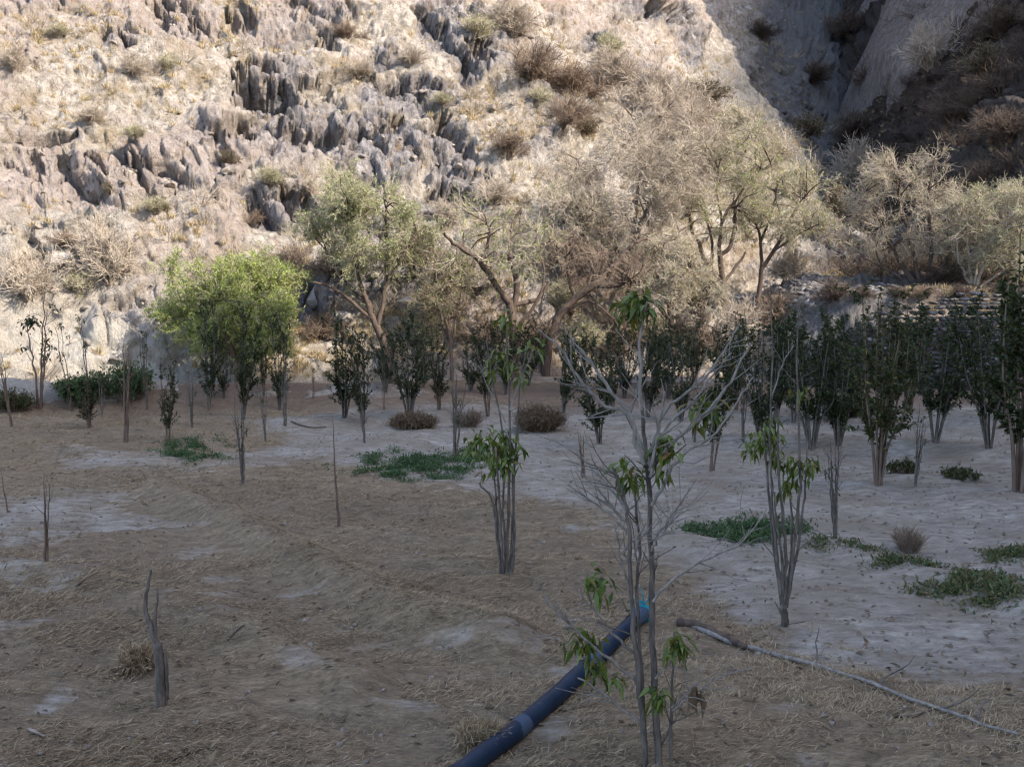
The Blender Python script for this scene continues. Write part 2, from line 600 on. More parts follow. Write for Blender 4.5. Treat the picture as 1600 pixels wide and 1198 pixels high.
# sandy parts of the field, drawn as ground polygons
SAND = [([(430, 690), (560, 735), (660, 765), (800, 778), (960, 792), (1050, 860), (1120, 900), (1230, 965), (1420, 1040), (1640, 1120), (1900, 1130), (1900, 640), (1100, 615), (800, 640), (560, 640), (380, 655)], 1.0),
        ([(-60, 770), (130, 775), (280, 800), (250, 830), (120, 850), (-60, 845)], 0.8),
        ([(70, 705), (330, 712), (420, 690), (540, 690), (500, 730), (300, 740), (90, 735)], 0.75)]
SPOTS = [(320, 858, 40, 12), (60, 970, 50, 14), (515, 1075, 45, 22), (600, 1145, 60, 14), (860, 1160, 60, 30), (840, 1040, 70, 14),
         (740, 1000, 60, 16), (430, 955, 40, 10), (1270, 1170, 40, 10), (90, 900, 60, 10), (880, 985, 50, 10), (560, 910, 30, 10),
         (350, 900, 50, 8), (20, 900, 60, 12), (20, 1075, 40, 20), (1290, 1110, 60, 14), (640, 1010, 60, 12), (880, 830, 50, 10),
         (250, 960, 60, 12), (310, 990, 40, 8), (1100, 880, 60, 14)]


def inside(px, py, poly):
    res = np.zeros(px.shape, bool)
    n = len(poly)
    for i in range(n):
        x1, y1 = poly[i]
        x2, y2 = poly[(i + 1) % n]
        c = ((y1 > py) != (y2 > py))
        with np.errstate(divide='ignore', invalid='ignore'):
            xi = (x2 - x1) * (py - y1) / (y2 - y1 + 1e-12) + x1
        res ^= c & (px < xi)
    return res


def sand_at(X, Y):
    w = fbm(np.stack([X * 0.9, Y * 0.9, np.zeros_like(X)], 1), 4, 11)
    w2 = fbm(np.stack([X * 0.9, Y * 0.9, np.zeros_like(X) + 9], 1), 4, 12)
    xw, yw = X + 0.5 * w, Y + 0.5 * w2
    s = np.zeros_like(X)
    for poly, v in SAND:
        pl = [gnd(*q) for q in poly]
        acc = 0
        for k in range(9):
            rr_ = 0.0 if k == 0 else (0.25 + 0.30 * (k % 2)) * (0.6 + Y * 0.05)
            acc = acc + inside(xw + rr_ * math.cos(k * 0.785), yw + rr_ * math.sin(k * 0.785), pl)
        s = np.maximum(s, v * acc / 9.0)
    for px, py, rx, ry in SPOTS:
        cx, cy = gnd(px, py)
        ex = abs(gnd(px + rx, py)[0] - cx)
        ey = abs(gnd(px, py - ry)[1] - cy)
        s = np.maximum(s, 0.7 * np.exp(-(((xw - cx) / ex) ** 2 + ((yw - cy) / ey) ** 2)))
    return s


sand = np.zeros_like(X)
sand[fine] = sand_at(X[fine], Y[fine])
rough = fbm(P3 * np.array([1.1, 2.3, 1]), 5, 3)
clod = fbm(P3 * np.array([4.5, 7.0, 1]), 3, 21)
Z = Z + np.where(fine, 0.040 * rough + 0.024 * clod * (1 - 0.2 * sand), 0)
earth = np.exp(-((Y - (23.2 + 0.25 * np.clip(X + 6, -40, 0))) / 1.0) ** 2) * sstep(2, -5, X)
earth = np.maximum(earth, sstep(24.5, 26.5, Y) * sstep(0, 3, X) * 0.75)
earth = np.maximum(earth, sstep(22, 24, Y) * sstep(-6, -3, X) * 0.8 * sstep(30, 26, Y))
pale = np.zeros_like(X)
pale = np.maximum(pale, sstep(24.6, 25.2, Y - 0.25 * np.clip(X + 6, -40, 0)) * sstep(-4, -6, X))
me = mesh_from("ground", np.stack([X, Y, Z], 1), grid_faces(len(gy_), len(gx_)), smooth=True)
attr(me, "sand", sand)
attr(me, "earth", np.clip(earth, 0, 1))
attr(me, "pale", pale)
ground = tag(link("ground", me, M['ground']), kind="structure")

# ---- hillside: both valley sides and the gully, with rock outcrops
az = np.radians(axis([(-62, -36, 0.7), (-36, 36, 0.064), (36, 76, 0.7)]))
rr = []
r = 21.0
while r < 150:
    rr.append(r)
    r += r * 0.0023 if 26 < r < 82 else r * 0.012
rr = np.array(rr)
RR, AZ = np.meshgrid(rr, az)
HXr, HYr = (RR * np.sin(AZ)).ravel(), (RR * np.cos(AZ)).ravel()
HZ = H(HXr, HYr)
base = np.stack([HXr, HYr, HZ], 1)
shape = RR.shape
# normals of the smooth surface
B = base.reshape(*shape, 3)
nr = np.cross(np.gradient(B, axis=1), np.gradient(B, axis=0)).reshape(-1, 3)
nr /= np.linalg.norm(nr, axis=1, keepdims=True) + 1e-9
nr = np.where(nr[:, 2:3] < 0, -nr, nr)
ppx, ppy = project(base)
gd = (HXr - gully_x(HYr)) * 0.94
leftside = sstep(1.0, -2.0, gd)
hillm = sstep(0.25, 1.0, HZ)
OUT = [(290, 35, 70, 35, 1), (420, 30, 70, 40, 1), (420, 125, 80, 55, 1), (480, 205, 130, 45, 1), (610, 235, 100, 60, 1), (700, 50, 60, 50, 1),
       (745, 100, 50, 50, 1), (640, 150, 90, 40, .9), (330, 255, 70, 70, 1), (60, 270, 70, 60, .9), (140, 290, 80, 60, .9), (235, 275, 70, 60, .9),
       (705, 225, 50, 50, 1), (590, 90, 50, 30, .7), (840, 250, 60, 30, 1), (1040, 20, 70, 30, 1), (925, 65, 40, 30, 1), (450, 330, 60, 60, .9),
       (725, 300, 60, 50, .9), (520, 340, 60, 40, .7), (90, 220, 80, 25, .7), (190, 60, 60, 40, .6), (500, 20, 60, 30, .8), (570, 190, 60, 30, .9),
       (30, 90, 50, 40, .6), (200, 190, 50, 30, .5), (30, 345, 50, 40, .6), (850, 400, 60, 50, 1), (1080, 70, 40, 60, .8), (980, 20, 50, 40, .6), (660, 330, 60, 40, .7),
       (500, 460, 60, 40, 1), (560, 380, 60, 50, .6), (770, 30, 40, 30, .7), (860, 20, 40, 30, .5)]
w1 = fbm(base * 0.35, 4, 31) * 28
w2 = fbm(base * 0.35 + 50, 4, 32) * 22
rock = 0.24 + 0.42 * fbm(base * 0.25, 5, 41)
for px, py, rx, ry, v in OUT:
    rock = np.maximum(rock, v * np.exp(-(((ppx + w1 - px) / rx) ** 2 + ((ppy + w2 - py) / ry) ** 2) * 1.1))
rock = np.clip(rock, 0, 1)
rock = np.where(gd > -1, np.clip(0.45 + 0.5 * fbm(base * 0.2, 4, 43), 0, 1), rock)
# strata frame: compress across the beds so that blocks lean down to the right
ca, sa = math.cos(R(50)), math.sin(R(50))
S1 = np.stack([base[:, 0] * sa + base[:, 2] * ca, base[:, 1] * 0.7, -base[:, 0] * ca + base[:, 2] * sa], 1)
warp = np.stack([fbm(base * 0.5, 3, 51), fbm(base * 0.5, 3, 52), fbm(base * 0.5, 3, 53)], 1)
f1, e1, id1 = facet((S1 + warp * 0.35) * np.array([0.42, 0.36, 0.20]), 61, 0.32)
f2, e2, id2 = facet((S1 + warp * 0.22) * np.array([1.2, 1.0, 0.75]), 71, 0.5)
f3, e3, id3 = facet((S1 + warp * 0.1) * np.array([3.3, 2.8, 1.9]), 81, 0.8)
rk = sstep(0.22, 0.6, rock)
lw = base[:, 2] + 0.35 * base[:, 0] + 1.6 * fbm(base * 0.3, 3, 54)
saw = np.mod(lw / 2.3, 1.0)
saw = saw * sstep(1.0, 0.93, saw)
lw2 = base[:, 2] * 1.0 - 0.5 * base[:, 0] + 0.7 * fbm(base * 0.7, 3, 55)
saw2 = np.mod(lw2 / 0.85, 1.0)
saw2 = saw2 * sstep(1.0, 0.9, saw2)
sm_ = np.clip(0.55 + fbm(base * 0.3, 3, 56), 0, 1)
disp = rk * (0.95 * (f1 - 0.4) + 0.34 * (f2 - 0.4) + 0.12 * f3 + 0.55 * sm_ * (saw - 0.4) + 0.20 * (saw2 - 0.4))
disp = disp - rk * (0.32 * sstep(0.14, 0.0, e1) + 0.16 * sstep(0.14, 0.0, e2))
POCKETS = [(380, 125, 34, 22, 1.3), (430, 140, 40, 26, .9), (400, 100, 30, 16, .8), (500, 218, 60, 12, .9), (372, 212, 34, 18, 1.1), (720, 230, 16, 40, 1.3), (700, 215, 20, 26, .9),
           (475, 335, 26, 30, .9), (925, 62, 16, 22, 1.1), (750, 98, 26, 20, .9), (1045, 15, 36, 14, 1.1), (700, 52, 14, 10, .9), (505, 62, 18, 12, .9), (445, 205, 26, 12, .8),
           (560, 215, 50, 10, .7), (620, 205, 26, 14, .8), (375, 20, 20, 24, .8), (250, 28, 8, 26, .5), (290, 30, 8, 26, .5), (700, 310, 30, 16, .8), (160, 270, 8, 26, .5), (225, 285, 8, 30, .6),
           (60, 255, 10, 26, .5), (345, 245, 12, 34, .6), (410, 165, 50, 8, .5), (640, 140, 40, 8, .5), (540, 120, 40, 10, .6), (480, 130, 30, 14, .7), (45, 390, 10, 34, .5), (105, 410, 8, 22, .4), (880, 400, 30, 10, .9), (815, 420, 10, 26, .8)]
pw1 = w1 * 0.55 + 9 * fbm(base * 1.3, 3, 33); pw2 = w2 * 0.5 + 9 * fbm(base * 1.3, 3, 34)
f4, e4, id4 = facet((base + warp * 0.4) * np.array([0.75, 0.6, 0.95]), 65, 0.5)
pock = np.zeros(len(base))
for px, py, rx, ry, v in POCKETS:
    # pockets lean with the beds, down to the right
    dx, dy = ppx + pw1 - px, ppy + pw2 - py
    dx = dx - 0.45 * dy
    q = (dx / rx) ** 2 + (dy / ry) ** 2
    pock = np.maximum(pock, v * sstep(1.25, 0.75, q + 1.1 * (f4 - 0.5) + 0.35 * (f3 - 0.5)))
disp = disp - 1.0 * pock + rk * 0.35 * (f4 - 0.5)
soft = 0.55 * fbm(base * 0.28, 4, 91) + 0.24 * fbm(base * 1.4, 3, 92) + 0.09 * fbm(base * 4.5, 2, 93)
disp = disp + (1 - 0.85 * rk) * soft + (1 - rk) * (0.12 * f2 + 0.05 * f3 + 0.16 * sm_ * saw + 0.08 * saw2)
disp = disp * hillm * np.where(gd > -2.5, 0.25 + 0.75 * sstep(33.5, 37.0, HYr), 1.0)
off = nr.copy()
off[:, 2] *= 0.6
verts = base + off * disp[:, None]
verts[:, 2] -= (1 - sstep(0.0, 0.35, HZ)) * 0.55         # its lowest rim dips under the field
pale_h = 1.05 * np.exp(-((ppx + w1 - 80) / 240) ** 2 - ((ppy + w2 - 555) / 85) ** 2) + 0.8 * np.exp(-((ppx - 850) / 28) ** 2 - ((ppy - 405) / 40) ** 2) \
    + 0.8 * np.exp(-((ppx - 845) / 40) ** 2 - ((ppy - 255) / 18) ** 2) + 0.7 * np.exp(-((ppx + w1 - 20) / 60) ** 2 - ((ppy + w2 - 350) / 30) ** 2)
pale_h = np.clip(pale_h * (0.9 + 0.45 * fbm(base * 0.9, 5, 95)), 0, 1) * (gd < 0)
shade_dark_h = sstep(0.5, 4.5, gd + 1.5 * fbm(base * 0.3, 3, 97)) * sstep(2.0, 3.0, HZ) * 0.9  # right slope and terrace painted darker where they lie in shade
shade_dark_h = np.maximum(shade_dark_h, 1.0 * sstep(-1.5, 0.5, gd) * sstep(40, 48, HYr))
gully_shade_grey_h = np.clip(sstep(-9.0, -5.0, gd) * sstep(1.0, -1.0, gd) * sstep(46, 54, HYr) + 0.5 * sstep(3, 0, np.abs(gd)) * sstep(50, 42, HYr), 0, 0.9)  # gully head painted with blue-grey shade, gully floor greyed as well
me = mesh_from("hillside", verts, grid_faces(*shape))
attr(me, "rock", rock)
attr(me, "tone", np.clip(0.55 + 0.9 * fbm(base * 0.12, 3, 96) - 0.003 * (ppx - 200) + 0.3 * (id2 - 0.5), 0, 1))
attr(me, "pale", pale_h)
attr(me, "dark", shade_dark_h)
attr(me, "slate", gully_shade_grey_h)
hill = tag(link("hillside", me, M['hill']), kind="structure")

# ---- the ridge that shades the field: right of and behind the viewpoint
CREST = [(62, -140, 130), (56, -75, 115), (53, -31, 80), (54.5, -18, 67), (54, 0, 49.5), (52.6, 5, 40.5), (52.2, 10, 33.6), (52, 14, 31), (52, 20, 31), (52, 28, 33),
         (51, 37, 38.5), (50.5, 45.5, 51.5), (51, 55.5, 65.5), (58, 80, 90), (72, 120, 110)]
cr = np.array(CREST, float)
tt = np.linspace(0, len(cr) - 1, 240)
crest = np.stack([np.interp(tt, np.arange(len(cr)), cr[:, k]) for k in range(3)], 1)
crest[:, 2] += 0.8 * fbm(crest * 0.25, 4, 5)
inn = crest.copy(); inn[:, 0] -= crest[:, 2] * 0.42; inn[:, 2] = -2
outb = crest.copy(); outb[:, 0] += crest[:, 2] * 1.0; outb[:, 2] = -2
rows = []
for k in range(25):
    rows.append(inn + (crest - inn) * (k / 24.0))
for k in range(1, 13):
    rows.append(crest + (outb - crest) * (k / 12.0))
Rg = np.stack(rows, 0)
bumpz = fbm(Rg.reshape(-1, 3) * 0.12, 4, 6).reshape(Rg.shape[:2])
wgt = np.concatenate([np.sin(np.linspace(0, math.pi, 25)), np.sin(np.linspace(0, math.pi, 13))[1:]])
Rg[:, :, 0] += bumpz * 2.2 * wgt[:, None]
me = mesh_from("mountain", Rg.reshape(-1, 3), grid_faces(Rg.shape[0], Rg.shape[1]))
for nm in ("pale", "slate"): attr(me, nm, np.zeros(Rg.shape[0] * Rg.shape[1]))
attr(me, "rock", np.full(Rg.shape[0] * Rg.shape[1], 0.6))
attr(me, "tone", np.full(Rg.shape[0] * Rg.shape[1], 0.4))
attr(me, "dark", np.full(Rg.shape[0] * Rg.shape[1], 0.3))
tag(link("mountain", me, M['hill']), kind="structure")

def bvh_of(o):
    m_ = o.data
    V = np.empty(len(m_.vertices) * 3, np.float32); m_.vertices.foreach_get("co", V)
    Fc = np.empty(len(m_.loops), np.int32); m_.loops.foreach_get("vertex_index", Fc)
    return BVHTree.FromPolygons(V.reshape(-1, 3).tolist(), Fc.reshape(-1, 4).tolist())


BV_G = bvh_of(ground)
BV_H = bvh_of(hill)


def at(px, py):
    """where the line of sight through a photo pixel meets ground or hillside"""
    d = Vector(ray(px, py)); o = Vector(EYE)
    hits = [h[0] for h in (BV_G.ray_cast(o, d), BV_H.ray_cast(o, d)) if h[0] is not None]
    if not hits: return None
    return np.array(min(hits, key=lambda q: (q - o).length))


def zat(x, y):
    o = Vector((x, y, 400)); d = Vector((0, 0, -1))
    hs = [h[0].z for h in (BV_G.ray_cast(o, d), BV_H.ray_cast(o, d)) if h[0] is not None]
    return max(hs) if hs else 0.0

# ------------------------------------------------------------------ growing things
def unit(v):
    return v / (np.linalg.norm(v) + 1e-9)


def limb(rng, start, d, L, r0, r1, n=5, wob=0.18, lift=0.0):
    """a wandering tapered limb"""
    P = [np.array(start, float)]
    d = unit(np.array(d, float))
    for k in range(n):
        d = unit(d + rng.normal(0, wob, 3) + np.array([0, 0, lift]))
        P.append(P[-1] + d * L / n)
    return np.array(P), np.linspace(r0, r1, n + 1)


def turned(rng, d, lo, hi):
    """d turned by an angle between lo and hi degrees about a random axis"""
    a = np.cross(d, rng.normal(0, 1, 3))
    a = unit(a)
    t = R(rng.uniform(lo, hi))
    return unit(d * math.cos(t) + a * math.sin(t))


def sprout(rng, parents, count, tmin, L, ang, rs, n=4, wob=0.2, lift=0.05, tmax=1.0):
    out = []
    for P, rd in parents:
        for k in range(count):
            t = rng.uniform(tmin, tmax) * (len(P) - 1)
            i = min(int(t), len(P) - 2)
            f = t - i
            s = P[i] * (1 - f) + P[i + 1] * f
            r = (rd[i] * (1 - f) + rd[i + 1] * f) * rs
            d = turned(rng, unit(P[i + 1] - P[i]), *ang)
            out.append(limb(rng, s, d, L * rng.uniform(0.6, 1.25), r, r * 0.45, n, wob, lift))
    return out


def add_limbs(g, limbs, sides):
    by = {}
    for P, rd in limbs:
        by.setdefault(len(P), []).append((P, rd))
    for k, l in by.items():
        g.tubes(np.array([a for a, _ in l]), np.array([b for _, b in l]), sides)


def smooth_line(pts, n=4):
    """Catmull-Rom through the given points"""
    P = np.array(pts, float)
    if len(P) < 3:
        return np.linspace(P[0], P[-1], n + 1)
    Q = np.vstack([2 * P[0] - P[1], P, 2 * P[-1] - P[-2]])
    out = []
    for i in range(1, len(Q) - 2):
        for t in np.arange(n) / n:
            a, b, c, d = Q[i - 1], Q[i], Q[i + 1], Q[i + 2]
            out.append(0.5 * (2 * b + (c - a) * t + (2 * a - 5 * b + 4 * c - d) * t * t + (3 * b - a - 3 * c + d) * t ** 3))
    out.append(P[-1])
    return np.array(out)


def leaf_on(g, rng, limbs, per, L, W, spread=0.8, droop=0.3, up=0.3, tmin=0.1, fold=0.25):
    if not limbs: return
    C, D = [], []
    for P, rd in limbs:
        m = per if isinstance(per, int) else rng.poisson(per)
        for k in range(m):
            t = rng.uniform(tmin, 1.0) * (len(P) - 1)
            i = min(int(t), len(P) - 2)
            C.append(P[i] + (P[i + 1] - P[i]) * (t - i))
            D.append(unit(P[i + 1] - P[i]))
    if not C: return
    C, D = np.array(C), np.array(D)
    D = D * (1 - spread) + rng.normal(0, spread * 0.6, C.shape) + np.array([0, 0, up])
    n = len(C)
    g.leaves(C, D, rng.normal(0, 0.5, C.shape) + np.array([0, 0, 1.0]), L * rng.uniform(0.6, 1.25, n), W * rng.uniform(0.7, 1.2, n), fold, droop)


# ------------------------------------------------------------------ trees along the foot of the mountain
TREES = "trees along the foot of the mountain"


def big_tree(name, label, seed, lines, Y, crown, twig_len, mats, n2=5, n3=6, n4=6, leaf=None, leaf_n=2.0, base=None, leaf_size=(0.09, 0.035), twig_r=0.0055, depth=None, wide=1.0, group=TREES, cat="tree", jit=0.5):
    """lines: pixel polylines with a radius at start and end, at distance Y; crown: centre and radii in pixels"""
    rng = np.random.default_rng(seed)
    b = pt(*lines[0][0][0], Y)
    b[2] = zat(b[0], b[1]) - 0.05
    root = tag(empty(name, b), label, cat, group)
    trunk, limbs = Geo(), []
    k = Y / 1386
    for i, (pix, r0, r1) in enumerate(lines):
        y_off = 0 if i == 0 else rng.normal(0, jit)
        P = []
        for j, q in enumerate(pix):
            w = j / max(1, len(pix) - 1)
            P.append(pt(q[0], q[1], Y + y_off * w))
        if i == 0: P[0] = np.array(b)
        P = smooth_line(P, 4) - b
        P[1:] += rng.normal(0, 0.02, P[1:].shape)
        rd = np.linspace(r0 * 1.3, r1 * 1.2, len(P))
        trunk.tubes(P, rd, 7)
        limbs.append((P, rd))
    # limbs that fill the crown
    c = pt(crown[0], crown[1], Y) - b
    rx, rz = crown[2] * k, crown[3] * k
    ry = depth or rx * 0.8
    fill = []
    upper = limbs[1:] if len(limbs) > 1 else limbs
    tips = [p for P, rd in upper for p in P[len(P) // 2:]]
    for j in range(int(n2 * 9 * wide)):
        v = unit(rng.normal(0, 1, 3)); v = v * rng.uniform(0.45, 0.98) ** 0.6 * (0.88 + 0.42 * float(vnoise((v * 1.7 + seed * 3.1)[None], seed)[0]))
        tgt = c + v * np.array([rx, ry, rz])
        s = tips[min(range(len(tips)), key=lambda q: np.linalg.norm(tips[q] - tgt) + rng.uniform(0, 1.2))]
        mid = (s + tgt) / 2 + rng.normal(0, 0.15, 3) + np.array([0, 0, 0.12])
        P = smooth_line([s, mid, tgt], 3)
        r0 = 0.018 + 0.010 * np.linalg.norm(tgt - s)
        fill.append((P, np.linspace(min(r0, 0.05), 0.008, len(P))))
    add_limbs(trunk, fill, 5)
    trunk.build("trunk", mats[0], root, True)
    l3 = sprout(rng, fill, n3, 0.25, twig_len * 1.5, (20, 65), 0.55, 3, 0.22, 0.02)
    for P, rd in l3: rd[:] = np.linspace(max(twig_r * 1.7, 0.006), twig_r, len(rd))
    l4 = sprout(rng, l3, n4 + 8, 0.1, twig_len * 0.8, (20, 75), 0.6, 2, 0.25, 0.0)
    for P, rd in l4: rd[:] = np.linspace(twig_r, twig_r * 0.6, len(rd))
    tw = Geo()
    add_limbs(tw, l3, 3)
    add_limbs(tw, l4, 3)
    tw.build("crown", mats[1], root)
    if leaf:
        lv = Geo()
        leaf_on(lv, rng, l4, float(leaf_n), leaf_size[0], leaf_size[1], 0.8, 0.2, 0.2)
        lv.build("foliage", leaf, root)
    return root


big_tree("willow_tree", "bushy lime green tree glowing in the sun at the mountain foot", 1,
         [([(372, 600), (372, 560), (372, 520)], 0.10, 0.06), ([(372, 565), (350, 520), (330, 470)], 0.06, 0.03), ([(372, 565), (395, 510), (415, 455)], 0.06, 0.03),
          ([(370, 560), (320, 520), (290, 490)], 0.05, 0.025), ([(374, 560), (430, 520), (465, 480)], 0.05, 0.025), ([(372, 540), (375, 480), (380, 430)], 0.05, 0.03)],
         26.6, (374, 480, 108, 90), 0.42, (M['bark_brown'], M['twig']), 7, 9, 6, M['leaf_lime'], 9.5, leaf_size=(0.095, 0.03), depth=1.9)
big_tree("acacia_tree", "feathery pale green tree on a dark leaning trunk beside the lime green tree", 2,
         [([(614, 572), (600, 535), (586, 506), (574, 470)], 0.13, 0.07), ([(578, 486), (560, 430), (545, 360), (540, 310)], 0.06, 0.02),
          ([(590, 510), (603, 440), (606, 370), (600, 310)], 0.06, 0.02), ([(576, 475), (530, 430), (505, 380)], 0.05, 0.02),
          ([(600, 450), (630, 400), (650, 360)], 0.04, 0.02), ([(586, 500), (520, 450), (490, 440)], 0.05, 0.02)],
         28.2, (568, 365, 104, 92), 0.42, (M['bark_dark'], M['twig']), 6, 7, 5, M['leaf_pale'], 4.5, leaf_size=(0.11, 0.03))
big_tree("acacia_tree", "half bare forked tree with dark knobbly limbs and a few yellow green sprays", 3,
         [([(800, 590), (803, 545), (800, 500), (796, 468)], 0.15, 0.11), ([(797, 475), (772, 442), (750, 408), (715, 385), (693, 365)], 0.10, 0.035),
          ([(775, 445), (735, 452), (700, 438), (676, 445)], 0.07, 0.03), ([(800, 490), (807, 445), (797, 400), (802, 350), (815, 325)], 0.09, 0.03),
          ([(800, 478), (838, 468), (860, 440)], 0.07, 0.04), ([(752, 410), (765, 370), (760, 345)], 0.06, 0.02), ([(803, 520), (840, 470), (850, 420), (835, 380)], 0.05, 0.02)],
         29.2, (765, 392, 110, 76), 0.45, (M['bark_dark'], M['twig']), 5, 5, 5, M['leaf_lime'], 1.1, leaf_size=(0.11, 0.03))
big_tree("thicket_tree", "small thicket of thin brown stems left of the forked tree", 33,
         [([(706, 580), (703, 530), (690, 480)], 0.05, 0.03), ([(704, 545), (712, 500), (720, 450)], 0.04, 0.02), ([(703, 550), (685, 490), (668, 455)], 0.04, 0.02), ([(704, 540), (700, 480), (698, 440)], 0.04, 0.02)],
         28.6, (695, 462, 58, 55), 0.35, (M['bark_brown'], M['twig_brown']), 3, 6, 6, M['leaf_pale'], 1.5, leaf_size=(0.09, 0.03))
big_tree("acacia_tree", "leaning dark tree with contorted pruned limbs right of the forked tree", 4,
         [([(852, 560), (858, 528), (876, 490), (900, 465), (932, 443)], 0.13, 0.10), ([(928, 446), (960, 417), (984, 384), (1010, 372)], 0.09, 0.04),
          ([(900, 466), (888, 430), (886, 392), (897, 385)], 0.06, 0.035), ([(930, 445), (948, 402), (940, 388)], 0.06, 0.035), ([(925, 447), (968, 446), (980, 440)], 0.07, 0.03),
          ([(958, 418), (984, 434), (985, 450)], 0.05, 0.03), ([(915, 455), (925, 420), (915, 400)], 0.05, 0.03), ([(876, 492), (920, 470), (960, 500)], 0.05, 0.02)],
         30.2, (935, 405, 100, 62), 0.4, (M['bark_dark'], M['twig_brown']), 4, 5, 5)
big_tree("acacia_tree", "widest bare tree, its rounded grey beige crown of fine twigs behind the leaning tree", 5,
         [([(990, 560), (985, 490), (985, 430)], 0.16, 0.11), ([(985, 440), (955, 370), (930, 300), (900, 250)], 0.08, 0.025), ([(985, 435), (1000, 350), (1035, 290), (1070, 240)], 0.08, 0.025),
          ([(985, 430), (990, 350), (1000, 260), (985, 210)], 0.07, 0.025), ([(990, 440), (1040, 380), (1085, 345)], 0.07, 0.03), ([(960, 380), (900, 340), (870, 320)], 0.05, 0.02),
          ([(1000, 305), (1030, 290), (1042, 270)], 0.06, 0.03)],
         33.5, (983, 300, 140, 122), 0.55, (M['bark_brown'], M['twig']), 10, 8, 8, M['leaf_pale'], 0.35, leaf_size=(0.09, 0.03), twig_r=0.0068, depth=2.6)
big_tree("acacia_tree", "pollarded bare tree with knobbed limbs and light green spray in the middle of its crown", 6,
         [([(1132, 560), (1131, 500), (1130, 440), (1123, 388)], 0.12, 0.08), ([(1130, 440), (1105, 412), (1094, 385), (1082, 362), (1076, 337), (1062, 345)], 0.08, 0.05),
          ([(1124, 400), (1142, 384), (1149, 332), (1143, 322)], 0.07, 0.055), ([(1124, 392), (1128, 350), (1150, 312), (1178, 275), (1205, 260)], 0.06, 0.02),
          ([(1132, 440), (1155, 410), (1165, 395)], 0.05, 0.03), ([(1110, 415), (1112, 380), (1100, 330), (1070, 300)], 0.05, 0.02), ([(1128, 350), (1120, 300), (1125, 250)], 0.04, 0.02)],
         34.5, (1130, 305, 100, 102), 0.45, (M['bark_dark'], M['twig']), 6, 6, 6, M['leaf_lime'], 1.4, leaf_size=(0.10, 0.03))
big_tree("acacia_tree", "pale bare tree with a forked brown trunk beside the rubble gully", 7,
         [([(1178, 560), (1182, 500), (1187, 450), (1192, 412)], 0.10, 0.07), ([(1190, 420), (1214, 382), (1235, 340), (1260, 300)], 0.07, 0.02), ([(1190, 420), (1188, 375), (1180, 345)], 0.06, 0.03),
          ([(1205, 395), (1250, 365), (1280, 350)], 0.04, 0.02), ([(1188, 380), (1210, 320), (1215, 280)], 0.04, 0.02)],
         35.5, (1222, 325, 82, 80), 0.42, (M['bark_dark'], M['twig']), 5, 6, 6, M['leaf_pale'], 1.8, leaf_size=(0.09, 0.03))
big_tree("acacia_tree", "wide bare tree with many dark stems on the terrace right of the gully", 8,
         [([(1445, 475), (1442, 452)], 0.12, 0.10), ([(1442, 458), (1405, 405), (1375, 345), (1350, 300)], 0.07, 0.02), ([(1442, 458), (1425, 385), (1405, 310), (1400, 260)], 0.07, 0.02),
          ([(1443, 455), (1455, 390), (1450, 310), (1460, 250)], 0.07, 0.02), ([(1443, 455), (1390, 425), (1345, 400)], 0.05, 0.02), ([(1445, 455), (1480, 400), (1500, 330)], 0.06, 0.02),
          ([(1440, 455), (1410, 420), (1390, 370), (1380, 320)], 0.05, 0.02)],
         35.0, (1420, 328, 112, 100), 0.45, (M['bark_dark'], M['twig']), 9, 6, 7, M['leaf_pale'], 0.6, leaf_size=(0.09, 0.03))
big_tree("acacia_tree", "greenish tree with pale upright stems above the stone wall at the right edge", 9,
         [([(1520, 470), (1520, 450)], 0.10, 0.08), ([(1520, 455), (1500, 410), (1490, 350)], 0.05, 0.02), ([(1520, 455), (1528, 400), (1535, 330)], 0.05, 0.02), ([(1520, 455), (1545, 400), (1580, 340)], 0.05, 0.02),
          ([(1520, 455), (1512, 400), (1510, 320)], 0.05, 0.02), ([(1521, 455), (1570, 420), (1610, 390)], 0.05, 0.02)],
         34.0, (1560, 345, 110, 98), 0.42, (M['bark_pale'], M['twig']), 8, 6, 7, M['leaf_pale'], 1.8, leaf_size=(0.10, 0.03))

big_tree("acacia_tree", "bare grey tree higher on the slope above the widest bare tree", 10,
         [([(1040, 330), (1035, 290), (1030, 255)], 0.10, 0.07), ([(1032, 265), (1005, 220), (985, 180)], 0.05, 0.02), ([(1031, 260), (1060, 215), (1085, 180)], 0.05, 0.02), ([(1031, 262), (1030, 210), (1035, 165)], 0.05, 0.02)],
         43.0, (1040, 205, 95, 62), 0.55, (M['bark_brown'], M['twig']), 7, 7, 7, twig_r=0.0068)
big_tree("acacia_tree", "brownish bare tree behind the leaning dark tree, left of the widest one", 11,
         [([(890, 540), (893, 480), (890, 430)], 0.09, 0.07), ([(890, 440), (865, 390), (850, 340)], 0.05, 0.02), ([(890, 435), (905, 370), (915, 310)], 0.05, 0.02), ([(891, 450), (930, 420), (955, 380)], 0.05, 0.02)],
         32.5, (895, 355, 85, 80), 0.45, (M['bark_dark'], M['twig']), 6, 7, 7, M['leaf_pale'], 0.5, leaf_size=(0.09, 0.03))
big_tree("acacia_tree", "low bare tree with many crooked brown stems between the leaning tree and the pollarded tree", 12,
         [([(1050, 560), (1050, 520), (1045, 480)], 0.10, 0.07), ([(1048, 500), (1010, 460), (985, 430)], 0.06, 0.03), ([(1046, 490), (1060, 440), (1085, 410)], 0.06, 0.03), ([(1050, 520), (1090, 480), (1112, 455)], 0.05, 0.03), ([(1046, 485), (1040, 430), (1020, 395)], 0.05, 0.03)],
         32.0, (1045, 435, 85, 65), 0.4, (M['bark_dark'], M['twig']), 6, 7, 6, M['leaf_pale'], 0.8, leaf_size=(0.09, 0.03))
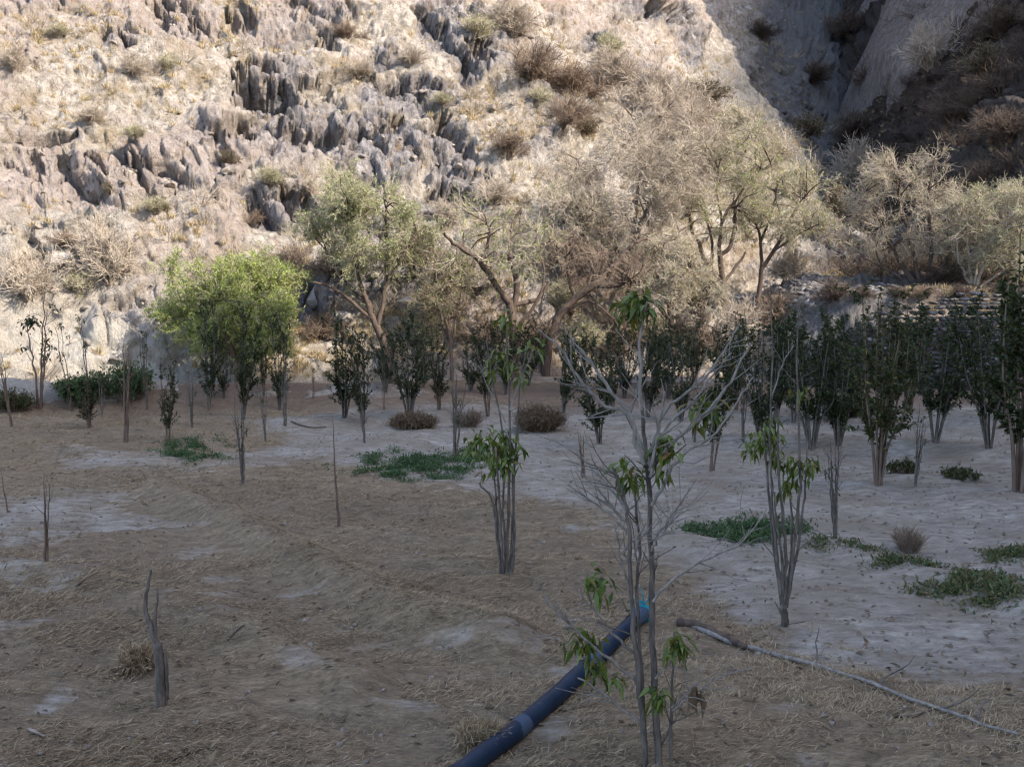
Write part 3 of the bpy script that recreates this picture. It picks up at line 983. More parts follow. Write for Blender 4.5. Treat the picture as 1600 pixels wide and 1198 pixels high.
big_tree("acacia_tree", "spreading pale bare tree at the shadow edge above the pollarded tree", 13,
         [([(1165, 340), (1160, 300), (1150, 265)], 0.09, 0.06), ([(1153, 275), (1130, 235), (1110, 200)], 0.05, 0.02), ([(1151, 268), (1170, 225), (1190, 205)], 0.05, 0.02), ([(1155, 280), (1200, 250), (1225, 240)], 0.04, 0.02)],
         44.0, (1155, 235, 80, 58), 0.5, (M['bark_dark'], M['twig']), 6, 7, 7, M['leaf_pale'], 0.6, leaf_size=(0.11, 0.035), twig_r=0.0068)


# ------------------------------------------------------------------ shrubs on the mountain side
def shrub_parts(seed, leafy, per):
    rng = np.random.default_rng(seed)
    st = []
    for k in range(16):
        a = rng.uniform(0, 6.28); e = rng.uniform(0.1, 1.2)
        st.append(limb(rng, (0, 0, 0), (math.cos(a) * e, math.sin(a) * e, 1), rng.uniform(0.7, 1.1), 0.022, 0.008, 4, 0.18, 0.02))
    l2 = sprout(rng, st, 7, 0.25, 0.5, (20, 60), 0.5, 3, 0.2, 0.05)
    l3 = sprout(rng, l2, per, 0.1, 0.3, (20, 70), 0.6, 2, 0.2)
    for P, rd in l3: rd[:] = np.linspace(0.007, 0.005, len(rd))
    stem = Geo(); add_limbs(stem, st, 4); add_limbs(stem, l2, 3)
    tw = Geo(); add_limbs(tw, l3, 3)
    lv = None
    if leafy:
        lv = Geo()
        leaf_on(lv, rng, l3, 2, 0.09, 0.035, 0.8, 0.2, 0.2)
    return stem, tw, lv


def geo_mesh(name, g):
    return mesh_from(name, np.concatenate(g.v), np.concatenate(g.q) if g.q else None, np.concatenate(g.t) if g.t else None)


SHRUB = {}
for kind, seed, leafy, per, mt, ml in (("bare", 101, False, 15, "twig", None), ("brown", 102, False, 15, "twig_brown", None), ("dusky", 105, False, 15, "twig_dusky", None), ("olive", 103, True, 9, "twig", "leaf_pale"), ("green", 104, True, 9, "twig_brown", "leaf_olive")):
    s, t, l = shrub_parts(seed, leafy, per)
    ms = geo_mesh("stem", s); ms.materials.append(M['bark_brown' if kind in ("brown", "green", "dusky") else 'bark_pale'])
    mw = geo_mesh("twig", t); mw.materials.append(M[mt])
    mlv = None
    if l:
        mlv = geo_mesh("foliage", l); mlv.materials.append(M[ml])
    SHRUB[kind] = (ms, mw, mlv)


def shrub(kind, px, py, w, h, label, group="shrubs on the mountain side", seed=0, name=None):
    p = at(px, py)
    if p is None: return
    k = np.linalg.norm(p - EYE) / 1386
    if px < 760 and py < 420: w, h = w * 0.72, h * 0.72
    if 440 < py < 465 and px > 1340: w, h = w * 0.6, h * 0.5
    o = empty(name or {"bare": "bare_shrub", "brown": "brown_shrub", "dusky": "brown_shrub", "olive": "olive_shrub", "green": "green_shrub"}[kind], (p[0], p[1], p[2] - 0.1), (px * 7.3 + py) % 6.28, (w * k, w * k, h * k * 0.9))
    tag(o, label, "shrub", group)
    ms, mw, ml = SHRUB[kind]
    for nm, me_ in (("stem", ms), ("crown", mw), ("foliage", ml)):
        if me_ is not None:
            c = bpy.data.objects.new(nm, me_); COL.objects.link(c); c.parent = o
    return o


SHRUBS = [
 ("bare", 170, 445, 55, 75, "large bare grey shrub on the pale slope left of the lime green tree"),
 ("bare", 45, 470, 55, 60, "bare grey shrub at the left edge low on the pale slope"),
 ("bare", 210, 120, 45, 40, "grey shrub high on the slope under the pale upper rock slabs"),
 ("olive", 260, 110, 35, 32, "olive shrub beside the tall rock slabs at the top left"),
 ("bare", 20, 110, 40, 45, "grey bush at the left edge near the top of the slope"),
 ("olive", 95, 60, 35, 28, "olive shrub near the top left corner"),
 ("bare", 140, 190, 40, 30, "wispy grey shrub on the sandy slope above the purple rocks"),
 ("green", 172, 300, 14, 26, "small green bush between the purple rocks on the left slope"),
 ("olive", 215, 215, 32, 26, "olive tuft shrub on the left slope above the streaked slab"),
 ("green", 355, 255, 28, 30, "dark green bush under the long dark ledge"),
 ("olive", 420, 290, 45, 38, "olive shrub below the long dark ledge"),
 ("olive", 545, 300, 45, 40, "olive shrub just above the feathery pale green tree"),
 ("bare", 480, 300, 35, 30, "grey shrub left above the feathery pale green tree"),
 ("brown", 400, 350, 40, 30, "brown scrub between the lime green tree and the dark ledge"),
 ("olive", 250, 330, 40, 30, "olive scrub on the pink soil left of the lime green tree"),
 ("brown", 110, 385, 40, 30, "brown scrub on the left slope over the cream bank"),
 ("olive", 120, 460, 35, 35, "faded green shrub on the cream bank at the left"),
 ("bare", 560, 120, 50, 35, "grey scrub between the two dark ledges near the top"),
 ("brown", 545, 60, 40, 30, "brown scrub at the top left of centre"),
 ("bare", 640, 100, 40, 32, "grey shrub on the sandy ledge below the topmost crags"),
 ("olive", 690, 165, 35, 26, "olive shrub on the sandy ledge right of the dark ledge"),
 ("olive", 740, 60, 55, 45, "broad olive shrub at the top of the slope right of the crags"),
 ("bare", 800, 60, 55, 45, "broad pale shrub at the top centre of the slope"),
 ("brown", 830, 125, 55, 50, "large brown shrub in the hollow right of the crags"),
 ("brown", 900, 150, 60, 45, "widest brown shrub of the upper hollow"),
 ("brown", 880, 200, 50, 45, "dark brown shrub lowest in the upper hollow"),
 ("green", 915, 210, 26, 30, "green bush among brown shrubs above the widest bare tree"),
 ("bare", 960, 135, 55, 45, "pale grey shrub right of the upper brown shrubs"),
 ("olive", 955, 95, 35, 35, "pale green shrub below the black cleft near the top"),
 ("bare", 1020, 175, 60, 55, "broad pale shrub right above the widest bare tree"),
 ("bare", 1080, 200, 60, 60, "pale shrub near the shadow edge above the pollarded tree"),
 ("green", 1100, 160, 40, 30, "yellow green bush where the slope meets the shadow"),
 ("olive", 1150, 215, 45, 45, "olive grey shrub at the shadow edge lower than the yellow green bush"),
 ("bare", 1200, 260, 50, 50, "pale shrub at the shadow edge above the forked bare tree"),
 ("olive", 1250, 320, 50, 55, "pale green shrub at the gully lip right of the forked bare tree"),
 ("olive", 1275, 375, 40, 45, "olive shrub at the foot of the gully lip"),
 ("green", 1305, 335, 26, 42, "dark green bush standing in the gully"),
 ("olive", 840, 165, 30, 28, "small olive shrub beside the large brown shrub"),
 ("bare", 700, 350, 50, 45, "grey shrub behind the left limbs of the half bare forked tree"),
 ("bare", 770, 320, 45, 40, "grey shrub on the slope above the half bare forked tree"),
 ("brown", 800, 240, 40, 32, "brown scrub on the slope just left of the widest bare crown"),
 ("olive", 890, 330, 50, 45, "olive shrub at the left edge of the widest bare crown"),
 ("brown", 640, 420, 55, 50, "brown scrub right of the leaning trunk of the feathery tree"),
 ("olive", 1060, 470, 55, 60, "pale green shrub low behind the leaning dark tree"),
 ("olive", 880, 490, 45, 50, "olive shrub behind the foot of the leaning dark tree"),
 ("bare", 1040, 440, 50, 50, "beige shrub right of the contorted limbs"),
 ("olive", 1100, 480, 45, 50, "yellowish shrub left of the pollarded trunk"),
 ("bare", 1230, 440, 40, 45, "pale scrub beside the rubble left of the gully"),
 ("brown", 465, 430, 45, 45, "dark brown scrub right of the lime green tree"),
 ("brown", 530, 430, 45, 40, "brown scrub behind the grey boulder"),
 ("dusky", 1350, 462, 40, 34, "dark scrub on the left end of the terrace wall top"),
 ("dusky", 1400, 462, 42, 34, "dark scrub on the wall top below the many stemmed bare tree"),
 ("brown", 1450, 462, 42, 36, "brown scrub at the foot of the many stemmed bare tree"),
 ("dusky", 1500, 460, 42, 34, "dark scrub on top of the stepped buttress"),
 ("dusky", 1560, 458, 45, 38, "dark scrub on the wall top at the far right"),
 ("dusky", 1300, 470, 36, 34, "dark scrub between the rubble and the terrace wall"),
 ("brown", 840, 545, 45, 50, "brown scrub at the foot of the forked tree"),
 ("olive", 905, 550, 45, 50, "olive scrub under the leaning dark tree"),
 ("brown", 965, 550, 50, 60, "dark brown scrub between the leaning tree and the low crooked tree"),
 ("olive", 1020, 545, 45, 50, "olive scrub at the foot of the low crooked tree"),
 ("brown", 1085, 550, 45, 60, "brown scrub left of the pollarded trunk"),
 ("bare", 1150, 540, 45, 60, "grey scrub between the pollarded trunk and the forked bare tree"),
 ("brown", 1205, 520, 45, 60, "brown scrub right of the forked bare tree"),
 ("brown", 760, 540, 45, 45, "brown scrub left of the forked trunk"),
 ("olive", 655, 540, 40, 45, "olive scrub right of the leaning trunk base"),
 ("brown", 500, 530, 40, 40, "brown scrub behind the bushy sapling pair"),
 # shaded mountain side at the right
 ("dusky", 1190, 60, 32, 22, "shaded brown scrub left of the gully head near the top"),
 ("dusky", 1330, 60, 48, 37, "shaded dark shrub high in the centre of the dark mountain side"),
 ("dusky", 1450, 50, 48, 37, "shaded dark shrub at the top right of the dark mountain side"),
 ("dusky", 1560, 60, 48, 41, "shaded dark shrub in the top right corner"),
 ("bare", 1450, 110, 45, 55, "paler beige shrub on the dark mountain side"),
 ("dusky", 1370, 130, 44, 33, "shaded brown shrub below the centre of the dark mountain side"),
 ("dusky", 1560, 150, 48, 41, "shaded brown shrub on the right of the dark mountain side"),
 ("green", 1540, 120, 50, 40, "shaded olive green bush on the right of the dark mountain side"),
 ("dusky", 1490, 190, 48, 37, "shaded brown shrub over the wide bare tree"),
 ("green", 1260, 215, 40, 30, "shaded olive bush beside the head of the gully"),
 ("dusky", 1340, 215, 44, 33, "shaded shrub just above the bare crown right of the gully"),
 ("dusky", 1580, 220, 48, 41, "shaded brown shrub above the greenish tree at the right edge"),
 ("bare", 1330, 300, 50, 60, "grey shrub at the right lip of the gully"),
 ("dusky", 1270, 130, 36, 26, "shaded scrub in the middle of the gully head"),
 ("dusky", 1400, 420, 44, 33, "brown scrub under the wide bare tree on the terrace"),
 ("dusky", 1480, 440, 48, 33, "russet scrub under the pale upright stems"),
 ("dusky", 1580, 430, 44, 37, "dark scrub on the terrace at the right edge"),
]
for i, (kind, px, py, w, h, lab) in enumerate(SHRUBS):
    shrub(kind, px, py, w, h, lab)

# ------------------------------------------------------------------ small growth and stones scattered on the slopes
rng = np.random.default_rng(7)
vis = np.where((np.abs(np.arctan2(HXr, HYr)) < R(40)) & (HZ > 0.4) & (HYr > 24))[0]


def replicate(g, V, Q, T, pos, sc, rot):
    """adds many turned and scaled copies of a little shape to one mesh"""
    n, m = len(pos), len(V)
    c, s = np.cos(rot)[:, None], np.sin(rot)[:, None]
    X_ = V[None, :, 0] * c - V[None, :, 1] * s
    Y_ = V[None, :, 0] * s + V[None, :, 1] * c
    W = np.stack([X_ * sc[:, :1], Y_ * sc[:, :1], np.broadcast_to(V[None, :, 2], X_.shape) * sc[:, 1:]], -1) + pos[:, None, :]
    b = (np.arange(n) * m)[:, None, None]
    g.raw(W.reshape(-1, 3), None if Q is None else (Q[None] + b).reshape(-1, Q.shape[1]), None if T is None else (T[None] + b).reshape(-1, 3))


def pick(n, weight):
    w = weight[vis]; w = w / w.sum()
    return vis[rng.choice(len(vis), n, p=w)]


clump = np.clip(0.4 + fbm(base * 0.35, 4, 120), 0.02, 1.5)
soilw = clump * (1.05 - rk) * (1 - 0.75 * pale_h)
tuft = Geo()
a = rng.uniform(0, 6.28, 26); e = rng.uniform(0.1, 0.9, 26)
tuft.leaves(rng.normal(0, 0.05, (26, 3)) * np.array([1, 1, 0]), np.stack([np.cos(a) * e, np.sin(a) * e, np.ones(26)], 1), rng.normal(0, 1, (26, 3)), rng.uniform(0.15, 0.34, 26), 0.022, 0.1, 0.25)
g = Geo()
ids = pick(9000, soilw)
s_ = rng.uniform(0.5, 1.5, (len(ids), 1))
replicate(g, np.concatenate(tuft.v), None, np.concatenate(tuft.t), verts[ids] - [0, 0, 0.03], np.hstack([s_, s_ * rng.uniform(0.6, 1.1, s_.shape)]), rng.uniform(0, 6.28, len(ids)))
o = g.build("dry_hill_grass", M['straw_lit'])
tag(o, "dry ochre grass tufts scattered over the mountain slope", "grass", kind="stuff")

mini = Geo()
r2 = np.random.default_rng(9)
st = [limb(r2, (0, 0, 0), (math.cos(q) * r2.uniform(0.2, 1.3), math.sin(q) * r2.uniform(0.2, 1.3), 1), r2.uniform(0.6, 1), 0.012, 0.006, 2, 0.15) for q in np.linspace(0, 6.28, 12)]
l2 = sprout(r2, st, 9, 0.2, 0.4, (20, 65), 0.6, 2, 0.2)
add_limbs(mini, st, 3); add_limbs(mini, l2, 3)
mv, mq = np.concatenate(mini.v), np.concatenate(mini.q)
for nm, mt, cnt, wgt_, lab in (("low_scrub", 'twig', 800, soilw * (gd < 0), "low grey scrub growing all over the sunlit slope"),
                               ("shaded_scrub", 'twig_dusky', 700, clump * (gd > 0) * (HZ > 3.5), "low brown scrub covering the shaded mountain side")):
    g = Geo()
    ids = pick(cnt, wgt_)
    s_ = rng.uniform(0.45, 1.25, (len(ids), 1)) * (1.5 if nm == "shaded_scrub" else 1)
    replicate(g, mv, mq, None, verts[ids] - [0, 0, 0.05], np.hstack([s_, s_ * 0.75]), rng.uniform(0, 6.28, len(ids)))
    tag(g.build(nm, M[mt]), lab, "scrub", kind="stuff")


def rock_shape(seed, n=2, sharp=0.55):
    """a chipped stone: a ball cut by planes"""
    import bmesh
    r3 = np.random.default_rng(seed)
    bm = bmesh.new()
    bmesh.ops.create_icosphere(bm, subdivisions=n, radius=1)
    V = np.array([v.co[:] for v in bm.verts])
    F = np.array([[v.index for v in f.verts] for f in bm.faces])
    bm.free()
    for k in range(14):
        d = unit(r3.normal(0, 1, 3)); c = r3.uniform(0.25, 0.6)
        ex = np.maximum(V @ d - c, 0)
        V = V - ex[:, None] * d
    V = V * (1 + 0.05 * fbm(V * 2.2 + seed, 3, seed))[:, None]
    return V, F


ROCKS = [rock_shape(200 + k) for k in range(6)]
g = Geo()
for k in range(6):
    V, F = ROCKS[k]
    ids = pick(110, (0.3 + rk) * (0.4 + clump) * (gd < 1) * np.clip(1.6 - HZ / 14, 0.25, 2))
    s_ = rng.gamma(2.0, 0.065, (len(ids), 1)).clip(0.05, 0.45)
    replicate(g, V, None, F, verts[ids], np.hstack([s_, s_ * 0.7]), rng.uniform(0, 6.28, len(ids)))
tag(g.build("loose_stones", M['stone_tan']), "loose pale stones lying on the sunlit slope", "stones", kind="stuff")
g = Geo()
for k in range(6):
    V, F = ROCKS[k]
    n_ = 120
    y_ = rng.uniform(28.2, 50, n_) if k % 2 else rng.uniform(27.6, 37, n_)
    x_ = gully_x(y_) - 0.6 + rng.normal(0, 1.5 if k % 2 else 1.9, n_)
    pos = np.array([[x_[j], y_[j], zat(x_[j], y_[j])] for j in range(n_)])
    s_ = rng.gamma(2.0, 0.085, (n_, 1)).clip(0.06, 0.36)
    replicate(g, V, None, F, pos, np.hstack([s_, s_ * 0.75]), rng.uniform(0, 6.28, n_))
tag(g.build("gully_rubble", M['stone_grey']), "grey rubble spilling down the gully", "rubble", kind="stuff")


def boulder(px, py, w, h, label, mat, seed, d=None):
    p = at(px, py)
    k = np.linalg.norm(p - EYE) / 1386
    V, F = rock_shape(seed, 4)
    V = V * (1 + 0.04 * fbm(V * 5 + seed, 4, seed))[:, None]
    g = Geo(); g.raw(V * np.array([w * k, w * k * 0.8, h * k]), None, F)
    o = g.build("boulder", M[mat])
    o.location = (p[0], p[1], p[2] + 0.25 * h * k)
    o.rotation_euler = (0, R(12), (seed * 1.7) % 1.2 - 0.6)
    tag(o, label, "boulder", "boulders at the mountain foot")


boulder(492, 470, 30, 26, "big grey white boulder right of the lime green tree", 'stone_pale', 301)
boulder(525, 500, 24, 22, "cream boulder at the foot of the big grey white boulder", 'stone_pale', 302)
boulder(850, 425, 34, 40, "tall white boulder behind the half bare forked tree", 'stone_pale', 303)
boulder(1318, 405, 16, 16, "dark grey boulder lying in the gully", 'stone_grey', 305)
boulder(1345, 375, 26, 16, "flat pale boulder in the gully above the dark one", 'stone_pale', 306)
boulder(640, 480, 40, 22, "low pale boulder right of the leaning trunk", 'stone_pale', 307)
boulder(1215, 420, 14, 26, "upright white stone by the forked bare tree", 'stone_pale', 308)
boulder(95, 415, 30, 24, "rounded cream boulder on the far left slope", 'stone_pale', 309)
boulder(590, 575, 22, 10, "sunlit yellow stone at the base of the leaning trunk", 'stone_pale', 310)

# ------------------------------------------------------------------ dry stone wall of the terrace
def stone_wall(name, label, x0, x1, y, ztop, seed, lean=0.05):
    r3 = np.random.default_rng(seed)
    g = Geo()
    z = -0.1
    while z < 3.3:
        hgt = r3.uniform(0.10, 0.20)
        x = x0 + r3.uniform(-0.2, 0.2)
        while x < x1:
            w = r3.uniform(0.2, 0.62)
            if z + hgt <= ztop((x + w / 2)) + r3.uniform(-0.08, 0.08):
                V, F = ROCKS[r3.integers(6)]
                V = np.sign(V) * np.abs(V) ** 0.6
                V = V * np.array([w * 0.55, r3.uniform(0.22, 0.34), hgt * 0.62])
                cc, ss = math.cos(r3.normal(0, 0.12)), math.sin(r3.normal(0, 0.07))
                V = np.stack([V[:, 0], V[:, 1], V[:, 2] + V[:, 0] * ss], 1)
                g.raw(V + np.array([x + w / 2, y + z * lean + r3.normal(0, 0.06), z + hgt / 2]), None, F)
            x += w * 1.0
        z += hgt
    o = g.build(name, M['stone_grey'])
    return tag(o, label, "stone wall")


stone_wall("dry_stone_wall", "dark dry stone terrace wall behind the leafy saplings at the right", 9.2, 23.5, 28.75,
           lambda x: float(np.interp(x, [9.2, 10.5, 12.0, 15, 18, 23.5], [0.7, 1.7, 2.7, 3.0, 3.15, 3.3])), 401)
stone_wall("stone_buttress", "stepped stone buttress standing out from the terrace wall", 13.9, 15.1, 27.8, lambda x: float(np.interp(x, [13.9, 14.3, 14.7, 15.1], [2.9, 3.15, 3.2, 2.7])), 402, 0.12)

# ------------------------------------------------------------------ saplings of the plantation
def leafy_sapling(seed, Hh=3.0, W=0.42, ns=8, per=34, leafm='leaf_dark', low=0.13, L=0.09):
    rng = np.random.default_rng(seed)
    stems = []
    for k in range(ns):
        a = k * 6.28 / ns + rng.uniform(-0.4, 0.4)
        e = rng.uniform(0.3, 1.0) * W
        top = np.array([math.cos(a) * e, math.sin(a) * e, Hh * rng.uniform(0.55, 1.0)])
        P = smooth_line([np.array([math.cos(a), math.sin(a), 0]) * 0.035, np.array([math.cos(a) * e * 0.35, math.sin(a) * e * 0.35, Hh * 0.22]), top * np.array([0.8, 0.8, 0.6]), top + rng.normal(0, 0.05, 3)], 3)
        stems.append((P, np.linspace(0.021, 0.006, len(P))))
    side = sprout(rng, stems, 9, low, 0.42, (20, 55), 0.5, 3, 0.15, 0.12)
    g = Geo(); add_limbs(g, stems, 5); add_limbs(g, side, 3)
    lv = Geo()
    leaf_on(lv, rng, side, per, L, L * 0.42, 0.75, 0.35, 0.15)
    leaf_on(lv, rng, [(P[len(P) // 5:], rd) for P, rd in stems], per * 2, L, L * 0.42, 0.8, 0.35, 0.2)
    return geo_mesh("stem", g), geo_mesh("foliage", lv), leafm


def sparse_sapling(seed, Hh=2.4, ns=3, clusters=6, leafm='leaf_olive', W=0.3, twigs=4, L=0.10, r0=0.024):
    rng = np.random.default_rng(seed)
    stems = []
    for k in range(ns):
        a = rng.uniform(0, 6.28)
        e = rng.uniform(0.3, 1.0) * W
        top = np.array([math.cos(a) * e, math.sin(a) * e, Hh * rng.uniform(0.6, 1.0)])
        if k == 0: top[2] = Hh
        P = smooth_line([np.array([math.cos(a), math.sin(a), 0]) * 0.03, np.array([math.cos(a) * e * 0.4, math.sin(a) * e * 0.4, Hh * 0.3]), top * np.array([0.8, 0.8, 0.7]), top], 3)
        P[1:] += rng.normal(0, 0.015, P[1:].shape)
        stems.append((P, np.linspace(r0, 0.006, len(P))))
    side = sprout(rng, stems, twigs, 0.35, 0.35, (20, 50), 0.55, 3, 0.12, 0.1)
    g = Geo(); add_limbs(g, stems, 6); add_limbs(g, side, 4)
    lv = Geo()
    allv = stems + side
    for k in range(clusters):
        P, rd = allv[rng.integers(len(allv))]
        i = rng.integers(max(1, len(P) // 2), len(P))
        n = rng.integers(9, 20)
        D = rng.normal(0, 0.7, (n, 3)) + np.array([0, 0, 0.05])
        lv.leaves(P[i] + rng.normal(0, 0.045, (n, 3)), D, rng.normal(0, 0.5, (n, 3)) + [0, 0, 1], L * rng.uniform(0.6, 1.2, n), L * 0.42, 0.25, 0.6)
    return geo_mesh("stem", g), (geo_mesh("foliage", lv) if clusters else None), leafm


PROTO = {}
for key, (ms, ml, lm), bark in (
        ("L0", leafy_sapling(501), 'bark_grey'), ("L1", leafy_sapling(502, 3.0, 0.36, 7, 32), 'bark_grey'),
        ("L2", leafy_sapling(503, 3.0, 0.48, 9, 32, 'leaf_olive'), 'bark_grey'), ("L5", leafy_sapling(506, 3.0, 0.4, 5, 36, "leaf_dark", 0.3), 'bark_brown'), ("L6", leafy_sapling(507, 3.0, 0.58, 8, 26, "leaf_dark", 0.15), 'bark_grey'), ("L7", leafy_sapling(508, 3.0, 0.42, 10, 26, "leaf_olive", 0.35), 'bark_brown'), ("L3", leafy_sapling(504, 3.0, 0.35, 6, 26), 'bark_brown'),
        ("L4", leafy_sapling(505, 3.0, 0.52, 9, 28, 'leaf_dark', 0.3), 'bark_grey'),
        ("S0", sparse_sapling(511, 2.6, 4, 14, 'leaf_dark', 0.32, 5), 'bark_brown'), ("S1", sparse_sapling(512, 2.6, 2, 7, 'leaf_dark', 0.14, 3), 'bark_brown'),
        ("S2", sparse_sapling(513, 2.6, 5, 10, 'leaf_olive', 0.28, 6), 'bark_grey'), ("S3", sparse_sapling(514, 2.6, 7, 3, 'leaf_olive', 0.24, 6, r0=0.034), 'bark_grey'),
        ("B0", sparse_sapling(521, 2.0, 1, 0, 'leaf_dark', 0.08, 0, r0=0.04), 'bark_brown'), ("B1", sparse_sapling(522, 2.0, 3, 0, 'leaf_dark', 0.14, 3, r0=0.04), 'bark_brown'),
        ("B2", sparse_sapling(523, 2.0, 4, 1, 'leaf_olive', 0.2, 4, r0=0.035), 'bark_grey')):
    ms.materials.append(M[bark])
    if ml: ml.materials.append(M[lm])
    PROTO[key] = (ms, ml, 3.0 if key[0] == 'L' else 2.6 if key[0] == 'S' else 2.0)

SAPS = [  # proto, base px, base py, top py, width factor, label
 ("S0", 62, 638, 478, 1.1, "sapling with sparse dark leaf clumps standing highest against the pale bank at the far left"),
 ("S1", 112, 642, 520, 1.0, "thin dark sapling with stacked leaf knots just right of the far left one"),
 ("S1", 142, 628, 505, 0.8, "very thin sapling rising behind the green bushes on the bank"),
 ("L3", 140, 668, 588, 1.6, "short sapling with a forked dark trunk in front of the green bank bushes"),
 ("B1", 197, 690, 545, 0.8, "bare dark purplish stem leaning in the dry grass at the left"),
 ("S2", 231, 640, 528, 0.8, "grey thin sapling on the bank between the green bushes and the lime green tree"),
 ("L3", 263, 690, 552, 0.8, "narrow dark leafy sapling over the left green weed patch"),
 ("L1", 326, 640, 465, 0.72, "dark leafy sapling before the left part of the lime green tree"),
 ("L0", 380, 655, 478, 0.72, "dark leafy sapling before the middle of the lime green tree"),
 ("L1", 437, 640, 485, 0.72, "dark leafy sapling before the right part of the lime green tree"),
 ("S3", 380, 757, 610, 0.7, "grey forked sapling with thin twigs standing on the sandy patch left of centre"),
 ("B2", 445, 665, 555, 0.8, "thin bare stem on the cracked soil left of the bushy sapling pair"),
 ("S1", 490, 622, 575, 1.6, "short sapling with a round leaf head before the sunlit strip"),
 ("L0", 538, 652, 488, 1.15, "broad leafy sapling, left one of the bushy pair left of centre"),
 ("L1", 568, 662, 500, 0.7, "narrow leafy sapling, right one of the bushy pair left of centre"),
 ("B2", 570, 692, 625, 0.9, "short bluish grey stems standing in a dark ring of debris"),
 ("L0", 640, 658, 476, 1.0, "dense dark sapling over the dry russet bush in the middle"),
 ("L3", 686, 640, 500, 1.1, "slim dark sapling right of the dense one in the middle"),
 ("S3", 711, 712, 560, 0.9, "bare grey sapling at the right end of the green weed patch"),
 ("L1", 735, 612, 518, 1.2, "far dark sapling behind the bare grey one"),
 ("L1", 762, 650, 495, 1.0, "leafy sapling just left of the tall stem in the centre"),
 ("L0", 826, 602, 490, 1.2, "far leafy sapling before the foot of the forked tree"),
 ("L4", 880, 645, 512, 0.9, "leafy sapling behind the round dry bush"),
 ("L1", 937, 692, 525, 1.0, "dark sapling with tall straight stems left of the nearest sapling"),
 ("L4", 975, 622, 500, 1.0, "far dark sapling directly behind the nearest sapling"),
 ("B1", 912, 745, 665, 1.2, "small reddish stems in the sand left of the nearest sapling"),
 ("L0", 1045, 622, 498, 1.2, "far bushy sapling right behind the nearest sapling"),
 ("L2", 1085, 602, 505, 1.2, "farthest olive sapling below the pollarded tree"),
 ("L1", 1112, 735, 515, 0.85, "leafy sapling with a reddish trunk right of the nearest sapling"),
 ("L0", 1190, 690, 485, 1.0, "dark sapling behind the vase shaped stems at the right"),
 ("L2", 1150, 640, 500, 1.0, "leafy sapling between the reddish trunk and the vase shaped stems"),
 ("L4", 1268, 702, 482, 1.0, "dark sapling right of the vase shaped stems"),
 ("S3", 1305, 840, 660, 0.7, "bare thin sapling on pale sand right of the vase shaped stems"),
 ("L2", 1372, 757, 480, 0.95, "olive leaved sapling in front of the stone wall"),
 ("L1", 1330, 640, 495, 1.2, "far dark sapling left in front of the stone wall"),
 ("L2", 1420, 642, 472, 1.2, "far olive sapling before the middle of the stone wall"),
 ("L4", 1462, 690, 480, 1.1, "broad dark sapling left of the stepped stone buttress"),
 ("L1", 1565, 650, 485, 1.1, "far dark sapling right of the stepped stone buttress"),
 ("L4", 1592, 768, 425, 1.05, "tallest dark sapling at the right edge with a thick reddish trunk"),
 ("L2", 1232, 622, 490, 1.2, "far olive sapling left of the rubble slope"),
 ("S2", 1160, 690, 560, 0.9, "thin grey sapling between the reddish trunk and the dark sapling"),
 ("B1", 72, 876, 752, 0.7, "tall bare stake with a side shoot in the dry grass at the left"),
 ("B0", 12, 800, 738, 1.0, "small bare stem at the left picture edge"),
 ("B1", 18, 668, 560, 0.7, "thin bare stem before the left end of the bank"),
 ("S3", 300, 668, 575, 0.7, "thin grey sapling between the leafy narrow one and the lime green tree"),
 ("S2", 415, 690, 600, 0.8, "small grey sapling on the sandy patch behind the grey forked one"),
 ("B2", 160, 650, 590, 0.8, "short bare stems in front of the widest bank bush"),
 ("S1", 600, 640, 560, 0.9, "short thin sapling between the bushy pair and the dense dark sapling"),
 ("B2", 1085, 690, 610, 0.9, "short bare stems left of the reddish trunk"),
 ("S3", 1430, 760, 640, 0.7, "thin bare sapling right of the olive leaved sapling"),
 ("B0", 528, 822, 655, 0.7, "thin reddish stake standing alone in the straw left of centre"),
 ("L0", 905, 612, 505, 1.20, "far dark sapling under the leaning dark tree"),
 ("L4", 958, 642, 512, 1.10, "dense sapling filling the gap left behind the nearest sapling"),
 ("L0", 1012, 652, 515, 1.00, "dark sapling right behind the trunk of the nearest sapling"),
 ("L4", 1064, 658, 503, 1.00, "bushy sapling behind the right branches of the nearest sapling"),
 ("L2", 1022, 606, 498, 1.20, "farthest olive sapling behind the nearest sapling"),
 ("L0", 1138, 626, 500, 1.20, "far dark sapling below the forked bare tree"),
 ("L1", 1212, 652, 488, 1.10, "far slim sapling behind the tall lines of the vase shaped stems"),
 ("L4", 1290, 658, 486, 1.10, "far bushy sapling below the rubble slope"),
 ("L0", 1310, 695, 500, 1.00, "dark sapling between the bare thin one and the olive leaved one"),
 ("L0", 1392, 668, 478, 1.10, "far dark sapling behind the olive leaved one"),
 ("L1", 602, 612, 512, 1.10, "far slim sapling before the leaning trunk"),
 ("L0", 662, 606, 515, 1.10, "far sapling behind the dense dark one in the middle"),
 ("L4", 790, 616, 500, 1.10, "far sapling before the forked trunk"),
 ("L1", 350, 622, 530, 0.8, "far slim sapling between the two saplings at the left of the lime green tree"),
 ("L0", 412, 618, 535, 0.8, "far sapling between the two saplings at the right of the lime green tree"),
 ("L4", 1545, 700, 470, 0.90, "bushy sapling left beside the tallest one at the right edge"),
 ("L0", 1240, 660, 500, 1.00, "dark sapling behind the short trunk of the vase shaped stems"),
]
